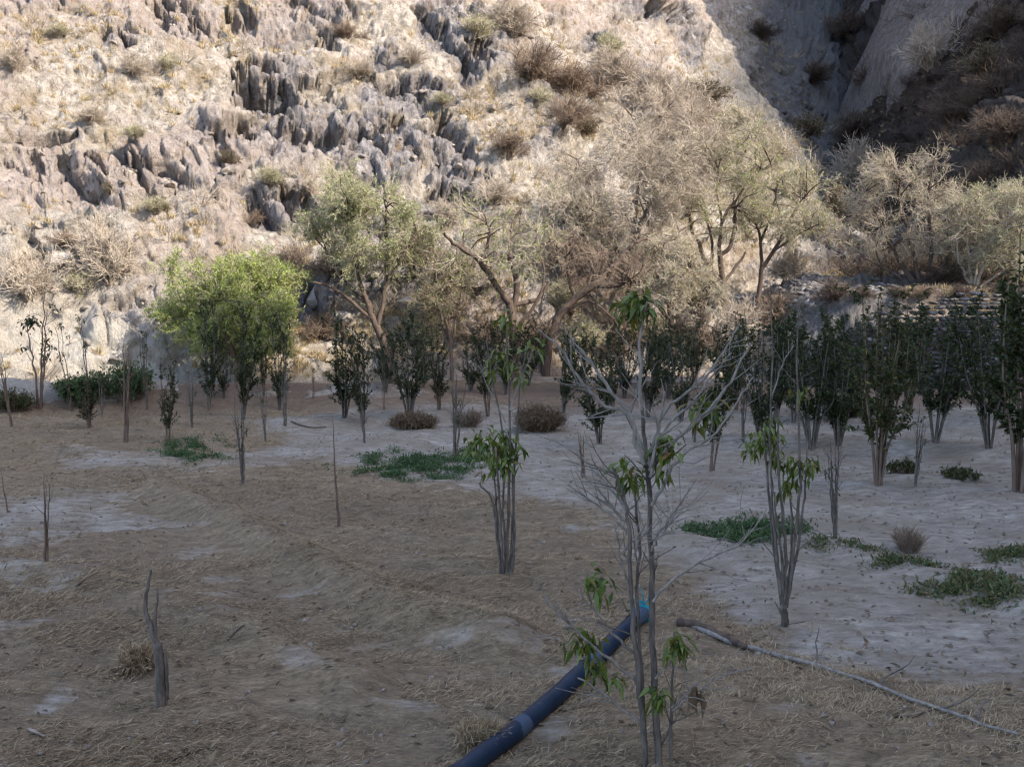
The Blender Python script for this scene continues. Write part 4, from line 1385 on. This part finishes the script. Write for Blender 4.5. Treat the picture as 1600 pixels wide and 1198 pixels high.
for i, (key, px, py, top, wf, lab) in enumerate(SAPS):
    p = at(px, py)
    if key[0] == 'L' and key != 'L3': key = ('L2', 'L7')[i % 2] if lab.find('olive') in range(0, 22) else 'L5' if 'with a' in lab and 'reddish' in lab else ('L0', 'L5', 'L1', 'L6', 'L4')[(i * 3 + 1) % 5]
    ms, ml, h0 = PROTO[key]
    k = np.linalg.norm(p - EYE) / 1386
    hh = (py - top) * k
    s = hh / h0
    nm = {"L": "leafy_sapling", "S": "sparse_sapling", "B": "bare_sapling"}[key[0]]
    root = empty(nm, (p[0], p[1], p[2] - 0.02), (i * 2.399) % 6.28, (s * wf * ((1.25 if px > 860 else 1.08) if key[0] == 'L' else 1.0), s * wf * (1.2 if key[0] == 'L' else 1.0), s))
    tr = random.Random(i)
    root.rotation_euler = (R(tr.uniform(-5, 5)), R(tr.uniform(-5, 5)), (i * 2.399) % 6.28)
    tag(root, lab, "sapling", {"L": "leafy saplings of the plantation", "S": "sparse saplings of the plantation", "B": "bare stems in the field"}[key[0]])
    for nm_, me_ in (("stem", ms), ("foliage", ml)):
        if me_ is not None:
            c = bpy.data.objects.new(nm_, me_); COL.objects.link(c); c.parent = root


def drooping_cluster(lv, rng, c, rad, n, L, droop=1.0, hang=0.5):
    D = rng.normal(0, 0.75, (n, 3)); D[:, 2] -= hang
    lv.leaves(c + rng.normal(0, rad * 0.42, (n, 3)), D, rng.normal(0, 0.4, (n, 3)) + [0, 0, 1], L * rng.uniform(0.65, 1.2, n), L * 0.36, 0.3, droop)


def traced_sapling(label, seed, Y, base_px, lines, clusters, twigs, name="tall_sapling", L=0.11, bark='bark_grey', group=None, sub=3, depth_j=0.10, twl=0.18):
    """stems traced at their own distance, each stem and each leaf cluster a mesh of its own"""
    rng = np.random.default_rng(seed)
    b = pt(*base_px, Y)
    b[2] = zat(b[0], b[1]) - 0.03
    root = tag(empty(name, b), label, "sapling", group)
    made = []
    for j, (pix, r0, r1) in enumerate(lines):
        off = rng.normal(0, depth_j)
        P = []
        for i, q in enumerate(pix):
            P.append(pt(q[0], q[1], Y + (q[2] if len(q) > 2 else off * i / max(1, len(pix) - 1))))
        P = smooth_line(P, 4) - b
        nz = rng.normal(0, 0.004, P.shape); nz[0] = 0
        P = P + nz
        rd = np.linspace(r0, r1, len(P)) * (1 + 0.10 * (np.arange(len(P)) % 4 == 0) + rng.normal(0, 0.04, len(P)))
        g = Geo(); g.tubes(P, rd, 8, cap=True)
        ch = []
        if twigs:
            ch = sprout(rng, [(P, rd)], twigs if len(P) > 6 else 1, 0.3, twl, (20, 55), 0.5, 3, 0.18, 0.05)
            for q, rr_ in ch: rr_[:] = np.clip(rr_, 0.0014, 0.004)
            add_limbs(g, ch, 4)
        nm = "stem" if P[0][2] < 0.25 else "branch"
        g.build(nm, M[bark] if nm == "stem" else M['bark_mid'], root, True)
        made.append((P, rd))
    for (px, py, rp, n, hang, dd) in clusters:
        lv = Geo()
        c = pt(px, py - rp * 0.35, Y + dd) - b
        drooping_cluster(lv, rng, c, rp * Y / 1386, int(n * 1.7), L * 0.85, 0.9, hang)
        o = lv.build("leaf_cluster", M['leaf_fresh'], root)
    return root


traced_sapling("nearest sapling, bare grey stems fanning wide with a few drooping green leaf clusters", 601, 4.85, (1022, 1225),
    [([(1030, 1225, 0), (1026, 1140), (1023, 1060), (1019, 940), (1018, 860), (1013, 760), (1007, 690), (1002, 634)], 0.022, 0.010),
     ([(1002, 640), (1001, 587), (1000, 520), (1010, 470)], 0.0126, 0.0052),
     ([(1008, 1225, 0), (1006, 1160), (1000, 1090), (991, 985), (985, 915), (983, 841), (980, 794), (967, 754), (958, 728)], 0.019, 0.006),
     ([(1012, 1225, 0), (1003, 1050), (996, 930), (1000, 850), (995, 800), (992, 745)], 0.0115, 0.0065),
     ([(1050, 1225, 0), (1048, 1150), (1050, 1098), (1052, 1032), (1055, 990)], 0.0126, 0.0052),
     ([(1006, 725), (993, 690), (984, 648), (947, 634), (920, 607), (897, 580), (875, 544), (840, 513)], 0.0126, 0.0052),
     ([(1004, 700), (984, 647), (957, 614), (937, 587), (910, 550), (893, 527)], 0.0115, 0.0052),
     ([(984, 655), (987, 640), (994, 614), (1001, 592)], 0.0092, 0.0052),
     ([(1016, 735), (1020, 715), (1027, 687), (1034, 647), (1039, 612)], 0.0115, 0.0065),
     ([(1016, 745), (1029, 712), (1060, 684), (1097, 650), (1124, 620), (1146, 587), (1173, 535)], 0.0115, 0.0052),
     ([(1014, 725), (1024, 685), (1040, 640), (1074, 614), (1104, 587), (1130, 550), (1152, 511)], 0.0103, 0.0052),
     ([(1016, 730), (1030, 690), (1050, 655), (1080, 632), (1110, 590), (1142, 552)], 0.0092, 0.0039),
     ([(1018, 790), (1040, 750), (1068, 710), (1120, 674), (1154, 624), (1176, 588)], 0.0103, 0.0039),
     ([(1019, 845), (1032, 828), (1054, 800), (1087, 747)], 0.0080, 0.0039),
     ([(1019, 860), (1030, 838), (1062, 796)], 0.0080, 0.0039),
     ([(1020, 940), (1045, 910), (1085, 884), (1130, 862), (1160, 846), (1198, 797)], 0.0092, 0.0039),
     ([(981, 815), (955, 790), (934, 764)], 0.0092, 0.0052),
     ([(984, 835), (950, 800), (920, 780), (888, 757)], 0.0080, 0.0039),
     ([(982, 800), (955, 765), (923, 730), (895, 696)], 0.0080, 0.0039),
     ([(987, 920), (975, 890), (967, 862), (960, 818)], 0.0080, 0.0039),
     ([(992, 1020), (963, 996), (930, 955), (903, 928)], 0.0092, 0.0039),
     ([(996, 1065), (953, 1028), (900, 985), (868, 955), (850, 936)], 0.0092, 0.0039),
     ([(1003, 1130), (967, 1102), (930, 1075), (905, 1058)], 0.0080, 0.0046),
     ([(1024, 1060), (1040, 1040), (1056, 1026)], 0.0069, 0.0039),
     ([(1050, 1105), (1070, 1085), (1088, 1066)], 0.0069, 0.0039),
     ([(1050, 1110), (1090, 1078), (1130, 1056), (1182, 1041)], 0.0057, 0.0033),
     ([(1027, 1180), (1045, 1140), (1062, 1113)], 0.0069, 0.0039),
     ([(992, 870), (998, 845), (1012, 825)], 0.0057, 0.0039),
     ([(985, 880), (975, 860), (1000, 835), (1010, 815)], 0.0069, 0.0039)],
    [(930, 918, 26, 30, 0.3, 0.05), (912, 1010, 26, 30, 0.8, 0), (928, 1048, 22, 18, 0.9, 0.05), (963, 1066, 12, 7, 1.0, 0), (1057, 1012, 22, 26, 0.5, -0.05),
     (1028, 1090, 20, 22, 0.6, -0.08), (1038, 703, 26, 34, 0.5, -0.02), (1036, 742, 12, 8, 1.0, -0.02), (1100, 648, 26, 34, 0.5, 0.05), (983, 748, 26, 34, 0.4, 0.04),
     (993, 485, 28, 55, 0.3, 0.0), (1005, 475, 14, 14, 0.2, 0.02)],
    7, L=0.10, twl=0.26)

traced_sapling("vase of bare stems with leaf tufts rising from the straw left of the nearest sapling", 602, 8.45, (790, 908),
    [([(790, 908, 0), (792, 850), (795, 790), (797, 700), (795, 600), (790, 500)], 0.0190, 0.008), ([(783, 908, 0), (778, 840), (768, 780), (748, 755)], 0.0136, 0.008),
     ([(786, 908, 0), (783, 830), (779, 760), (775, 700)], 0.0150, 0.009), ([(795, 908, 0), (800, 850), (803, 780), (806, 700), (812, 610), (822, 540)], 0.0150, 0.006),
     ([(797, 908, 0), (803, 850), (803, 800), (800, 730)], 0.0136, 0.009), ([(793, 908, 0), (789, 850), (786, 780), (788, 690), (770, 600), (760, 530)], 0.0136, 0.006),
     ([(788, 908, 0), (780, 850), (776, 790), (772, 740)], 0.0122, 0.008), ([(797, 640), (815, 590), (835, 545)], 0.007, 0.004), ([(790, 660), (765, 610), (748, 570)], 0.007, 0.004)],
    [(750, 700, 26, 30, 0.3, 0), (772, 712, 26, 34, 0.4, -0.06), (800, 712, 24, 30, 0.4, 0.05), (782, 730, 20, 26, 0.6, -0.1), (790, 690, 18, 20, 0.3, 0.1), (792, 560, 22, 12, 0.3, 0.1), (815, 590, 20, 12, 0.3, 0),
     (770, 580, 20, 12, 0.3, 0.1), (790, 510, 20, 14, 0.3, 0), (830, 545, 18, 12, 0.2, 0)],
    4, L=0.13, bark='bark_grey', group="vase shaped saplings in the straw")
traced_sapling("vase of bare stems on one short trunk right of the nearest sapling", 603, 7.05, (1226, 998),
    [([(1226, 998, 0), (1226, 970), (1224, 945)], 0.032, 0.028), ([(1224, 950), (1218, 900), (1210, 830), (1206, 760), (1203, 680), (1207, 560), (1204, 440)], 0.017, 0.004),
     ([(1223, 950), (1214, 890), (1203, 800), (1197, 720), (1195, 660)], 0.016, 0.006), ([(1226, 948), (1228, 880), (1222, 800), (1216, 720), (1216, 640)], 0.017, 0.006),
     ([(1228, 948), (1238, 880), (1246, 810), (1250, 740), (1247, 660), (1245, 570), (1248, 480)], 0.017, 0.004), ([(1227, 948), (1234, 890), (1238, 820), (1234, 760)], 0.015, 0.007),
     ([(1228, 946), (1240, 890), (1252, 820), (1258, 760), (1262, 690)], 0.015, 0.005), ([(1225, 948), (1222, 880), (1214, 820), (1209, 770)], 0.014, 0.007), ([(1205, 620), (1222, 570), (1240, 540)], 0.006, 0.003)],
    [(1200, 690, 24, 30, 0.6, 0), (1212, 720, 18, 22, 0.7, 0.05), (1178, 700, 20, 22, 0.7, 0), (1240, 735, 22, 30, 0.6, 0), (1232, 760, 16, 18, 0.8, 0.04), (1265, 730, 18, 20, 0.6, 0.05), (1250, 620, 14, 10, 0.4, 0), (1205, 670, 20, 18, 0.6, -0.04)],
    4, L=0.10, bark='bark_grey', group="vase shaped saplings in the straw")


# ------------------------------------------------------------------ things lying on the field
def on_ground(pix, lift, n=8):
    out = []
    for px, py in pix:
        x, y = gnd(px, py)
        out.append(np.array([x, y, zat(x, y)]))
    P = smooth_line(out, n)
    for q in P: q[2] = zat(q[0], q[1]) + lift
    k = np.ones(7) / 7
    zz = np.convolve(np.pad(P[:, 2], 3, mode='edge'), k, 'valid')
    P[:, 2] = np.maximum(zz, P[:, 2] - lift * 0.6)
    return P


def pipe_material():
    m, nt, b = new_mat("blue_black_pipe")
    p = coords(nt)
    n1 = noise(nt, 9, 6, 0.65, p)
    c = ramp(nt, n1, [(0.3, (0.006, 0.015, 0.032)), (0.60, (0.011, 0.024, 0.048)), (0.80, (0.060, 0.060, 0.060))])
    nt.links.new(c, b.inputs["Base Color"])
    b.inputs["Roughness"].default_value = 0.5
    b.inputs["Specular IOR Level"].default_value = 0.25
    return m


M['pipe'] = pipe_material()
m, nt, b = new_mat("turquoise_cord"); b.inputs["Base Color"].default_value = (0.02, 0.20, 0.24, 1); M['cord'] = m
m, nt, b = new_mat("grey_sleeve"); b.inputs["Base Color"].default_value = (0.055, 0.075, 0.11, 1); b.inputs["Roughness"].default_value = 0.6; M['sleeve'] = m

P = on_ground([(690, 1240), (745, 1200), (812, 1148), (872, 1098), (925, 1052), (972, 1008), (1002, 982)], 0.054)
root = tag(empty("irrigation_pipe", P[0]), "dark blue plastic water pipe lying across the straw in the foreground", "pipe")
g = Geo(); g.tubes(P - P[0], np.full(len(P), 0.060) * (1 + 0.01 * np.sin(np.arange(len(P)) * 0.9)), 20, cap=True)
g.build("tube", M['pipe'], root, True)
e = P[-1]; d = unit(P[-1] - P[-3])
Q = np.array([e - d * 0.2, e - d * 0.1, e, e + d * 0.08]) - P[0]
g = Geo(); g.tubes(Q, np.array([0.062, 0.064, 0.063, 0.060]), 20, cap=True)
g.build("end_sleeve", M['sleeve'], root, True)
for t_ in (0.33, 0.66):
    j = int(len(P) * t_)
    g = Geo(); dd = unit(P[j + 1] - P[j])
    g.tubes(np.array([P[j] - dd * 0.06, P[j], P[j] + dd * 0.06]) - P[0], np.array([0.061, 0.0617, 0.061]), 20)
    g.build("joint_ring", M['sleeve'], root, True)
g = Geo()
rng = np.random.default_rng(77)
ax = unit(np.cross(d, [0, 0, 1])); ay = np.cross(ax, d)
for k in range(4):
    c0 = e + d * (0.02 + 0.015 * k)
    th = np.linspace(0, 6.4, 22)
    ring = c0 + 0.066 * (np.cos(th)[:, None] * ax + np.sin(th)[:, None] * ay) + d * (0.012 * np.sin(th * 2 + k))[:, None]
    g.tubes(ring, np.full(22, 0.008), 5)
for k in range(5):
    s0 = e + d * 0.06 + ay * 0.072
    g.tubes(limb(rng, s0, rng.normal(0, 1, 3) + [0, 0, 0.8], 0.14, 0.007, 0.004, 5, 0.5)[0], np.linspace(0.007, 0.004, 6), 5)
tag(g.build("turquoise_cord", M['cord'], None, True), "turquoise cord knotted round the far end of the blue pipe", "cord")

P = on_ground([(1058, 981), (1100, 994), (1150, 1009), (1210, 1028), (1300, 1060), (1400, 1095), (1500, 1130), (1592, 1162)], 0.022)
rng = np.random.default_rng(78)
P[:, 2] += 0.005 * np.sin(np.arange(len(P)) * 0.7)
P[:, :2] += rng.normal(0, 0.003, (len(P), 2))
root = tag(empty("fallen_branch", P[0]), "long peeled pale branch lying from the nearest sapling towards the right corner", "branch")
g = Geo(); rd = np.linspace(0.022, 0.009, len(P)) * (1 + rng.normal(0, 0.06, len(P)))
g.tubes(P - P[0], rd, 8, cap=True); g.build("stick", M['bark_mid'], root, True)
for j, sg in ((30, 1), (38, 1), (45, -1), (50, 1)):
    q = limb(rng, P[j] - P[0], np.array([0.25, 0.5 * sg, 0.35]), 0.32, 0.008, 0.003, 5, 0.2)
    g = Geo(); g.tubes(q[0], q[1], 5); g.build("twig", M['bark_grey'], root, True)
P = on_ground([(1058, 984), (1095, 990), (1130, 1001), (1166, 1016)], 0.03)
g = Geo(); g.tubes(P, np.linspace(0.034, 0.024, len(P)) * (1 + 0.15 * np.sin(np.arange(len(P)) * 1.3)), 8, cap=True)
tag(g.build("bark_piece", M['bark_dark'], None, True), "dark rotten length of bark beside the thick end of the pale branch", "bark")

TW = [([(120, 920), (150, 908), (172, 897)], 0.009, "thin curved twig lying in the straw left of the split post", 'bark_dark'), ([(185, 915), (210, 922), (228, 916)], 0.008, "pale crooked twig touching the split post", 'bark_grey'),
      ([(355, 1008), (372, 1002), (382, 1000)], 0.012, "short grey stub lying alone in the straw right of the split post", 'bark_grey'), ([(45, 1142), (70, 1150)], 0.012, "short pale stick in the lower left corner", 'bark_pale'),
      ([(260, 1195), (300, 1185), (345, 1178)], 0.010, "dark forked twig at the bottom edge left", 'bark_dark'), ([(1395, 1124), (1430, 1126), (1465, 1116)], 0.010, "dark twig lying below the pale branch at the right", 'bark_dark'),
      ([(60, 880), (85, 878), (108, 877)], 0.010, "pale twig at the foot of the tall bare stake", 'bark_pale'), ([(1120, 858), (1150, 861), (1180, 862)], 0.010, "grey twig lying before the right weed patch", 'bark_grey'),
      ([(455, 668), (480, 670), (510, 668)], 0.02, "dark stick on the cracked soil left of the bushy pair", 'bark_dark')]
for pix, rad, lab, mt in TW:
    P = on_ground(pix, rad)
    g = Geo(); g.tubes(P, np.linspace(rad, rad * 0.5, len(P)), 6, cap=True)
    tag(g.build("fallen_twig", M[mt], None, True), lab, "twig", "twigs lying on the field")

# split post in the lower left
b = np.array([*gnd(252, 1102), 0.0]); b[2] = zat(b[0], b[1]) - 0.03
Y0 = b[1]
root = tag(empty("split_post", b), "weathered split stump with two thin shoots standing in the straw at the lower left", "stump")
rng = np.random.default_rng(88)
for nm, pix, r0, r1 in (("post", [(252, 1104), (251, 1075), (250, 1040), (246, 1005)], 0.034, 0.03), ("shoot", [(246, 1010), (238, 985), (228, 955), (230, 920), (236, 890)], 0.022, 0.007),
                        ("shoot", [(243, 1000), (244, 960), (246, 918)], 0.012, 0.006), ("splinter", [(260, 1095), (261, 1050), (258, 1015)], 0.012, 0.008)):
    P = smooth_line([pt(x, y, Y0) for x, y in pix], 4) - b
    g = Geo(); g.tubes(P + rng.normal(0, 0.003, P.shape), np.linspace(r0, r1, len(P)) * (1 + rng.normal(0, 0.05, len(P))), 8, cap=True)
    g.build(nm, M['bark_grey'], root, True)

# hanging dry leaf by the nearest sapling
P0 = pt(1088, 1072, 4.8)
g = Geo(); g.leaves(np.tile(P0, (6, 1)) + np.random.default_rng(5).normal(0, 0.012, (6, 3)), np.random.default_rng(6).normal(0, 0.25, (6, 3)) + [0, 0, -1], np.random.default_rng(8).normal(0, 1, (6, 3)), 0.17, 0.05, 0.5, 0.2)
ns = [o for o in COL.objects if o.name.startswith("tall_sapling") and "nearest" in o.get("label", "")][0]
g.v = [v - np.array(ns.location) for v in g.v]
o = g.build("dry_leaf", M['leaf_brown'], ns); o["label"] = "curled brown dry leaves"


# ------------------------------------------------------------------ low bushes and weeds of the field
def low_bush(px, py, w, h, label, seed, mt, ml, name, leaf=(0.07, 0.025), per=9, cat="bush", dens=1.0):
    rng = np.random.default_rng(seed)
    p = at(px, py); k = np.linalg.norm(p - EYE) / 1386
    W, Hh = w * k / 2, h * k
    root = tag(empty(name, (p[0], p[1], p[2] - 0.02)), label, cat, "low bushes of the field")
    st = []
    for q in range(int(120 * dens)):
        a = rng.uniform(0, 6.28); e = math.sqrt(rng.uniform(0, 1))
        s0 = np.array([math.cos(a) * e * W * 0.5, math.sin(a) * e * W * 0.35, 0])
        st.append(limb(rng, s0, (math.cos(a) * e * W * 0.7 / max(Hh, .1), math.sin(a) * e * W * 0.5 / max(Hh, .1), 1), Hh * rng.uniform(0.7, 1.15) * (1 - 0.3 * e), 0.005, 0.003, 3, 0.14))
    l2 = sprout(rng, st, 5, 0.25, Hh * 0.35, (15, 50), 0.8, 2, 0.15, 0.1)
    g = Geo(); add_limbs(g, st, 3); add_limbs(g, l2, 3)
    g.build("stem", M[mt], root)
    if ml:
        lv = Geo(); leaf_on(lv, rng, l2 + st, per, leaf[0], leaf[1], 0.8, 0.3, 0.2)
        lv.build("foliage", M[ml], root)


low_bush(645, 668, 90, 24, "dry russet bush with flat top under the dense dark sapling in the middle", 701, 'twig_red', 'leaf_brown', "dry_bush", (0.10, 0.014), 5, dens=2.5)
low_bush(842, 672, 84, 36, "round dry reddish brown bush on the sand", 702, 'twig_red', 'leaf_brown', "dry_bush", (0.12, 0.014), 5, dens=3)
low_bush(195, 622, 90, 48, "green bush on the bank under the pale slope, the widest there", 703, 'twig_brown', 'weed', "bank_bush", (0.11, 0.045), 5)
low_bush(125, 630, 60, 38, "green bush on the bank left of the widest one", 704, 'twig_brown', 'weed', "bank_bush", (0.11, 0.045), 5)
low_bush(730, 665, 60, 26, "sparse brown bush between the two dry bushes", 705, 'twig_brown', 'leaf_brown', "dry_bush", (0.09, 0.014), 2)
low_bush(1420, 862, 40, 36, "small thin twiggy bush on the pale sand at the right", 706, 'twig_brown', None, "twiggy_bush")
low_bush(20, 640, 60, 26, "dark scrubby bush at the left end of the bank", 707, 'twig_brown', 'leaf_olive', "bank_bush", (0.10, 0.03), 3)
low_bush(1410, 738, 54, 20, "olive bush beside the trunk of the olive leaved sapling", 708, 'twig_brown', 'leaf_olive', "bank_bush", (0.07, 0.025), 2, dens=0.5)
low_bush(1500, 745, 70, 15, "low olive bush right of the stone wall saplings", 709, 'twig_brown', 'leaf_olive', "bank_bush", (0.07, 0.025), 2, dens=0.5)
low_bush(215, 1045, 46, 30, "yellowish tuft of dry grass at the foot of the split stump", 710, 'straw', 'straw', "grass_tuft", (0.10, 0.008), 3, "grass tuft")
low_bush(748, 1165, 60, 34, "straw coloured tuft of dry grass beside the blue pipe", 711, 'straw', 'straw', "grass_tuft", (0.10, 0.007), 3, "grass tuft")
low_bush(1330, 650, 70, 30, "dark bush at the foot of the stone wall", 712, 'twig_brown', 'leaf_dark', "bank_bush", (0.10, 0.04), 5)
low_bush(1120, 640, 60, 30, "dark bush behind the reddish trunk", 713, 'twig_brown', 'leaf_dark', "bank_bush", (0.10, 0.04), 5)


# weeds: patches of creeping green plants
WEED = [(650, 728, 100, 22, 1.0), (300, 708, 60, 20, 1.0), (1180, 838, 70, 24, 0.8), (1500, 925, 70, 14, 0.45), (1420, 885, 60, 9, 0.4), (1575, 868, 50, 12, 0.5), (1320, 860, 60, 8, 0.4), (1570, 945, 60, 12, 0.5), (1540, 905, 60, 8, .3),
        (1100, 835, 50, 14, 0.5), (730, 715, 40, 14, 1.0), (180, 600, 40, 8, .4)]
rng = np.random.default_rng(90)
green, dry = Geo(), Geo()
for px, py, rx, ry, dens in WEED:
    n = int(rx * ry * 2.0 * dens)
    u = rng.normal(0, 0.48, (n * 2, 2)); u = u[(u ** 2).sum(1) < 3.2][:n]
    u = u + 0.18 * np.stack([vnoise(np.stack([u[:, 0] * 4, u[:, 1] * 4, u[:, 0] * 0 + px], 1), 9), vnoise(np.stack([u[:, 0] * 4, u[:, 1] * 4, u[:, 0] * 0 + py], 1), 10)], 1)
    keep = vnoise(np.stack([u[:, 0] * 3 + px, u[:, 1] * 3, u[:, 0] * 0], 1), 4) + 0.5 * vnoise(np.stack([u[:, 0] * 9 + px, u[:, 1] * 7, u[:, 0] * 0], 1), 5) > -0.2 + 0.35 * (u ** 2).sum(1)
    u = u[keep]
    pts = []
    for a, b_ in u:
        x, y = gnd(px + a * rx, py + b_ * ry)
        pts.append((x, y, zat(x, y)))
    pts = np.array(pts)
    if not len(pts): continue
    hN = 0.015 + 0.07 * np.clip(fbm(pts * np.array([1.5, 1.5, 0]), 3, 8) + 0.4, 0, 1)
    if px > 1300: hN = hN * 0.35
    for rep in range(4):
        C = pts + np.stack([rng.normal(0, 0.05, len(pts)), rng.normal(0, 0.05, len(pts)), rng.uniform(0, 1, len(pts)) * hN], 1)
        (dry if (px > 1300 and rep < 3) else green).leaves(C, rng.normal(0, 0.7, C.shape) + [0, 0, 0.45], rng.normal(0, 0.5, C.shape) + [0, 0, 1], rng.gamma(3, 0.016, len(C)).clip(0.015, 0.11), 0.022, 0.2, 0.3)
tag(green.build("green_weeds", M['weed']), "creeping green weeds in patches on the field", "weeds", kind="stuff")
tag(dry.build("olive_weeds", M['weed_dry']), "olive brown weeds in a strip over the pale sand", "weeds", kind="stuff")

# matted dry grass
rng = np.random.default_rng(91)
n = 900000
yy = 3.2 + (rng.uniform(0, 1, n) ** 1.6) * 22
xx = rng.uniform(-1, 1, n) * (yy * 0.62 + 0.6)
sv = sand_at(xx, yy)
cl = fbm(np.stack([xx * 0.9, yy * 1.6, xx * 0], 1), 4, 15)
cl2 = fbm(np.stack([xx * 3.2, yy * 5.5, xx * 0], 1), 3, 16)
keep = rng.uniform(0, 1, n) < np.clip(0.50 + 0.55 * cl + 0.45 * cl2 - 0.95 * sv, 0.02, 1)
xx, yy, cl, cl2 = xx[keep], yy[keep], cl[keep], cl2[keep]
gi = np.clip(np.searchsorted(gx_, xx) - 1, 0, len(gx_) - 2); gj = np.clip(np.searchsorted(gy_, yy) - 1, 0, len(gy_) - 2)
Zg = Z.reshape(len(gy_), len(gx_))
tx = (xx - gx_[gi]) / (gx_[gi + 1] - gx_[gi]); ty = (yy - gy_[gj]) / (gy_[gj + 1] - gy_[gj])
zz = (Zg[gj, gi] * (1 - tx) + Zg[gj, gi + 1] * tx) * (1 - ty) + (Zg[gj + 1, gi] * (1 - tx) + Zg[gj + 1, gi + 1] * tx) * ty
C = np.stack([xx, yy, zz - 0.003], 1)
flow = 1.2 * fbm(np.stack([xx * 0.5, yy * 0.5, xx * 0 + 3], 1), 2, 17)
ang = flow + rng.normal(0, 0.9, len(C))
D = np.stack([np.cos(ang), np.sin(ang) * 0.9, rng.gamma(1.6, 0.22, len(C))], 1)
sz = 1 + yy * 0.03
g = Geo()
g.leaves(C, D, rng.normal(0, 0.4, C.shape) + [0, 0, 1], rng.uniform(0.03, 0.095, len(C)) * (1 + 0.35 * cl) * np.sqrt(sz), 0.0042 * sz, 0.15, 0.25)
tag(g.build("dry_grass", M['straw']), "matted dry grass covering the field", "grass", kind="stuff")

# clods, dead leaves and pebbles
rng = np.random.default_rng(92)
n = 5200
yy = 3.4 + (rng.uniform(0, 1, n) ** 1.3) * 24; xx = rng.uniform(-1, 1, n) * (yy * 0.62 + 0.5)
pos = np.array([[xx[j], yy[j], zat(xx[j], yy[j])] for j in range(n)])
g = Geo()
V, F = rock_shape(210, 1)
s_ = rng.gamma(1.6, 0.008, (n, 1)).clip(0.004, 0.04) * (1 + 0.02 * yy[:, None])
replicate(g, V, None, F, pos, np.hstack([s_, s_ * 0.6]), rng.uniform(0, 6.28, n))
tag(g.build("soil_clods", M['stone_tan']), "small clods and pebbles strewn over the soil", "clods", kind="stuff")
g = Geo()
n = 6500
yy = 3.4 + (rng.uniform(0, 1, n) ** 1.4) * 22; xx = rng.uniform(-1, 1, n) * (yy * 0.62 + 0.5)
pos = np.array([[xx[j], yy[j], zat(xx[j], yy[j]) + 0.008] for j in range(n)])
g.leaves(pos, rng.normal(0, 1, (n, 3)) * [1, 1, 0.25], rng.normal(0, 0.3, (n, 3)) + [0, 0, 1], rng.uniform(0.03, 0.09, n), 0.028, 0.3, 0.0)
tag(g.build("leaf_litter", M['leaf_brown']), "brown dead leaves strewn over the field", "leaf litter", kind="stuff")
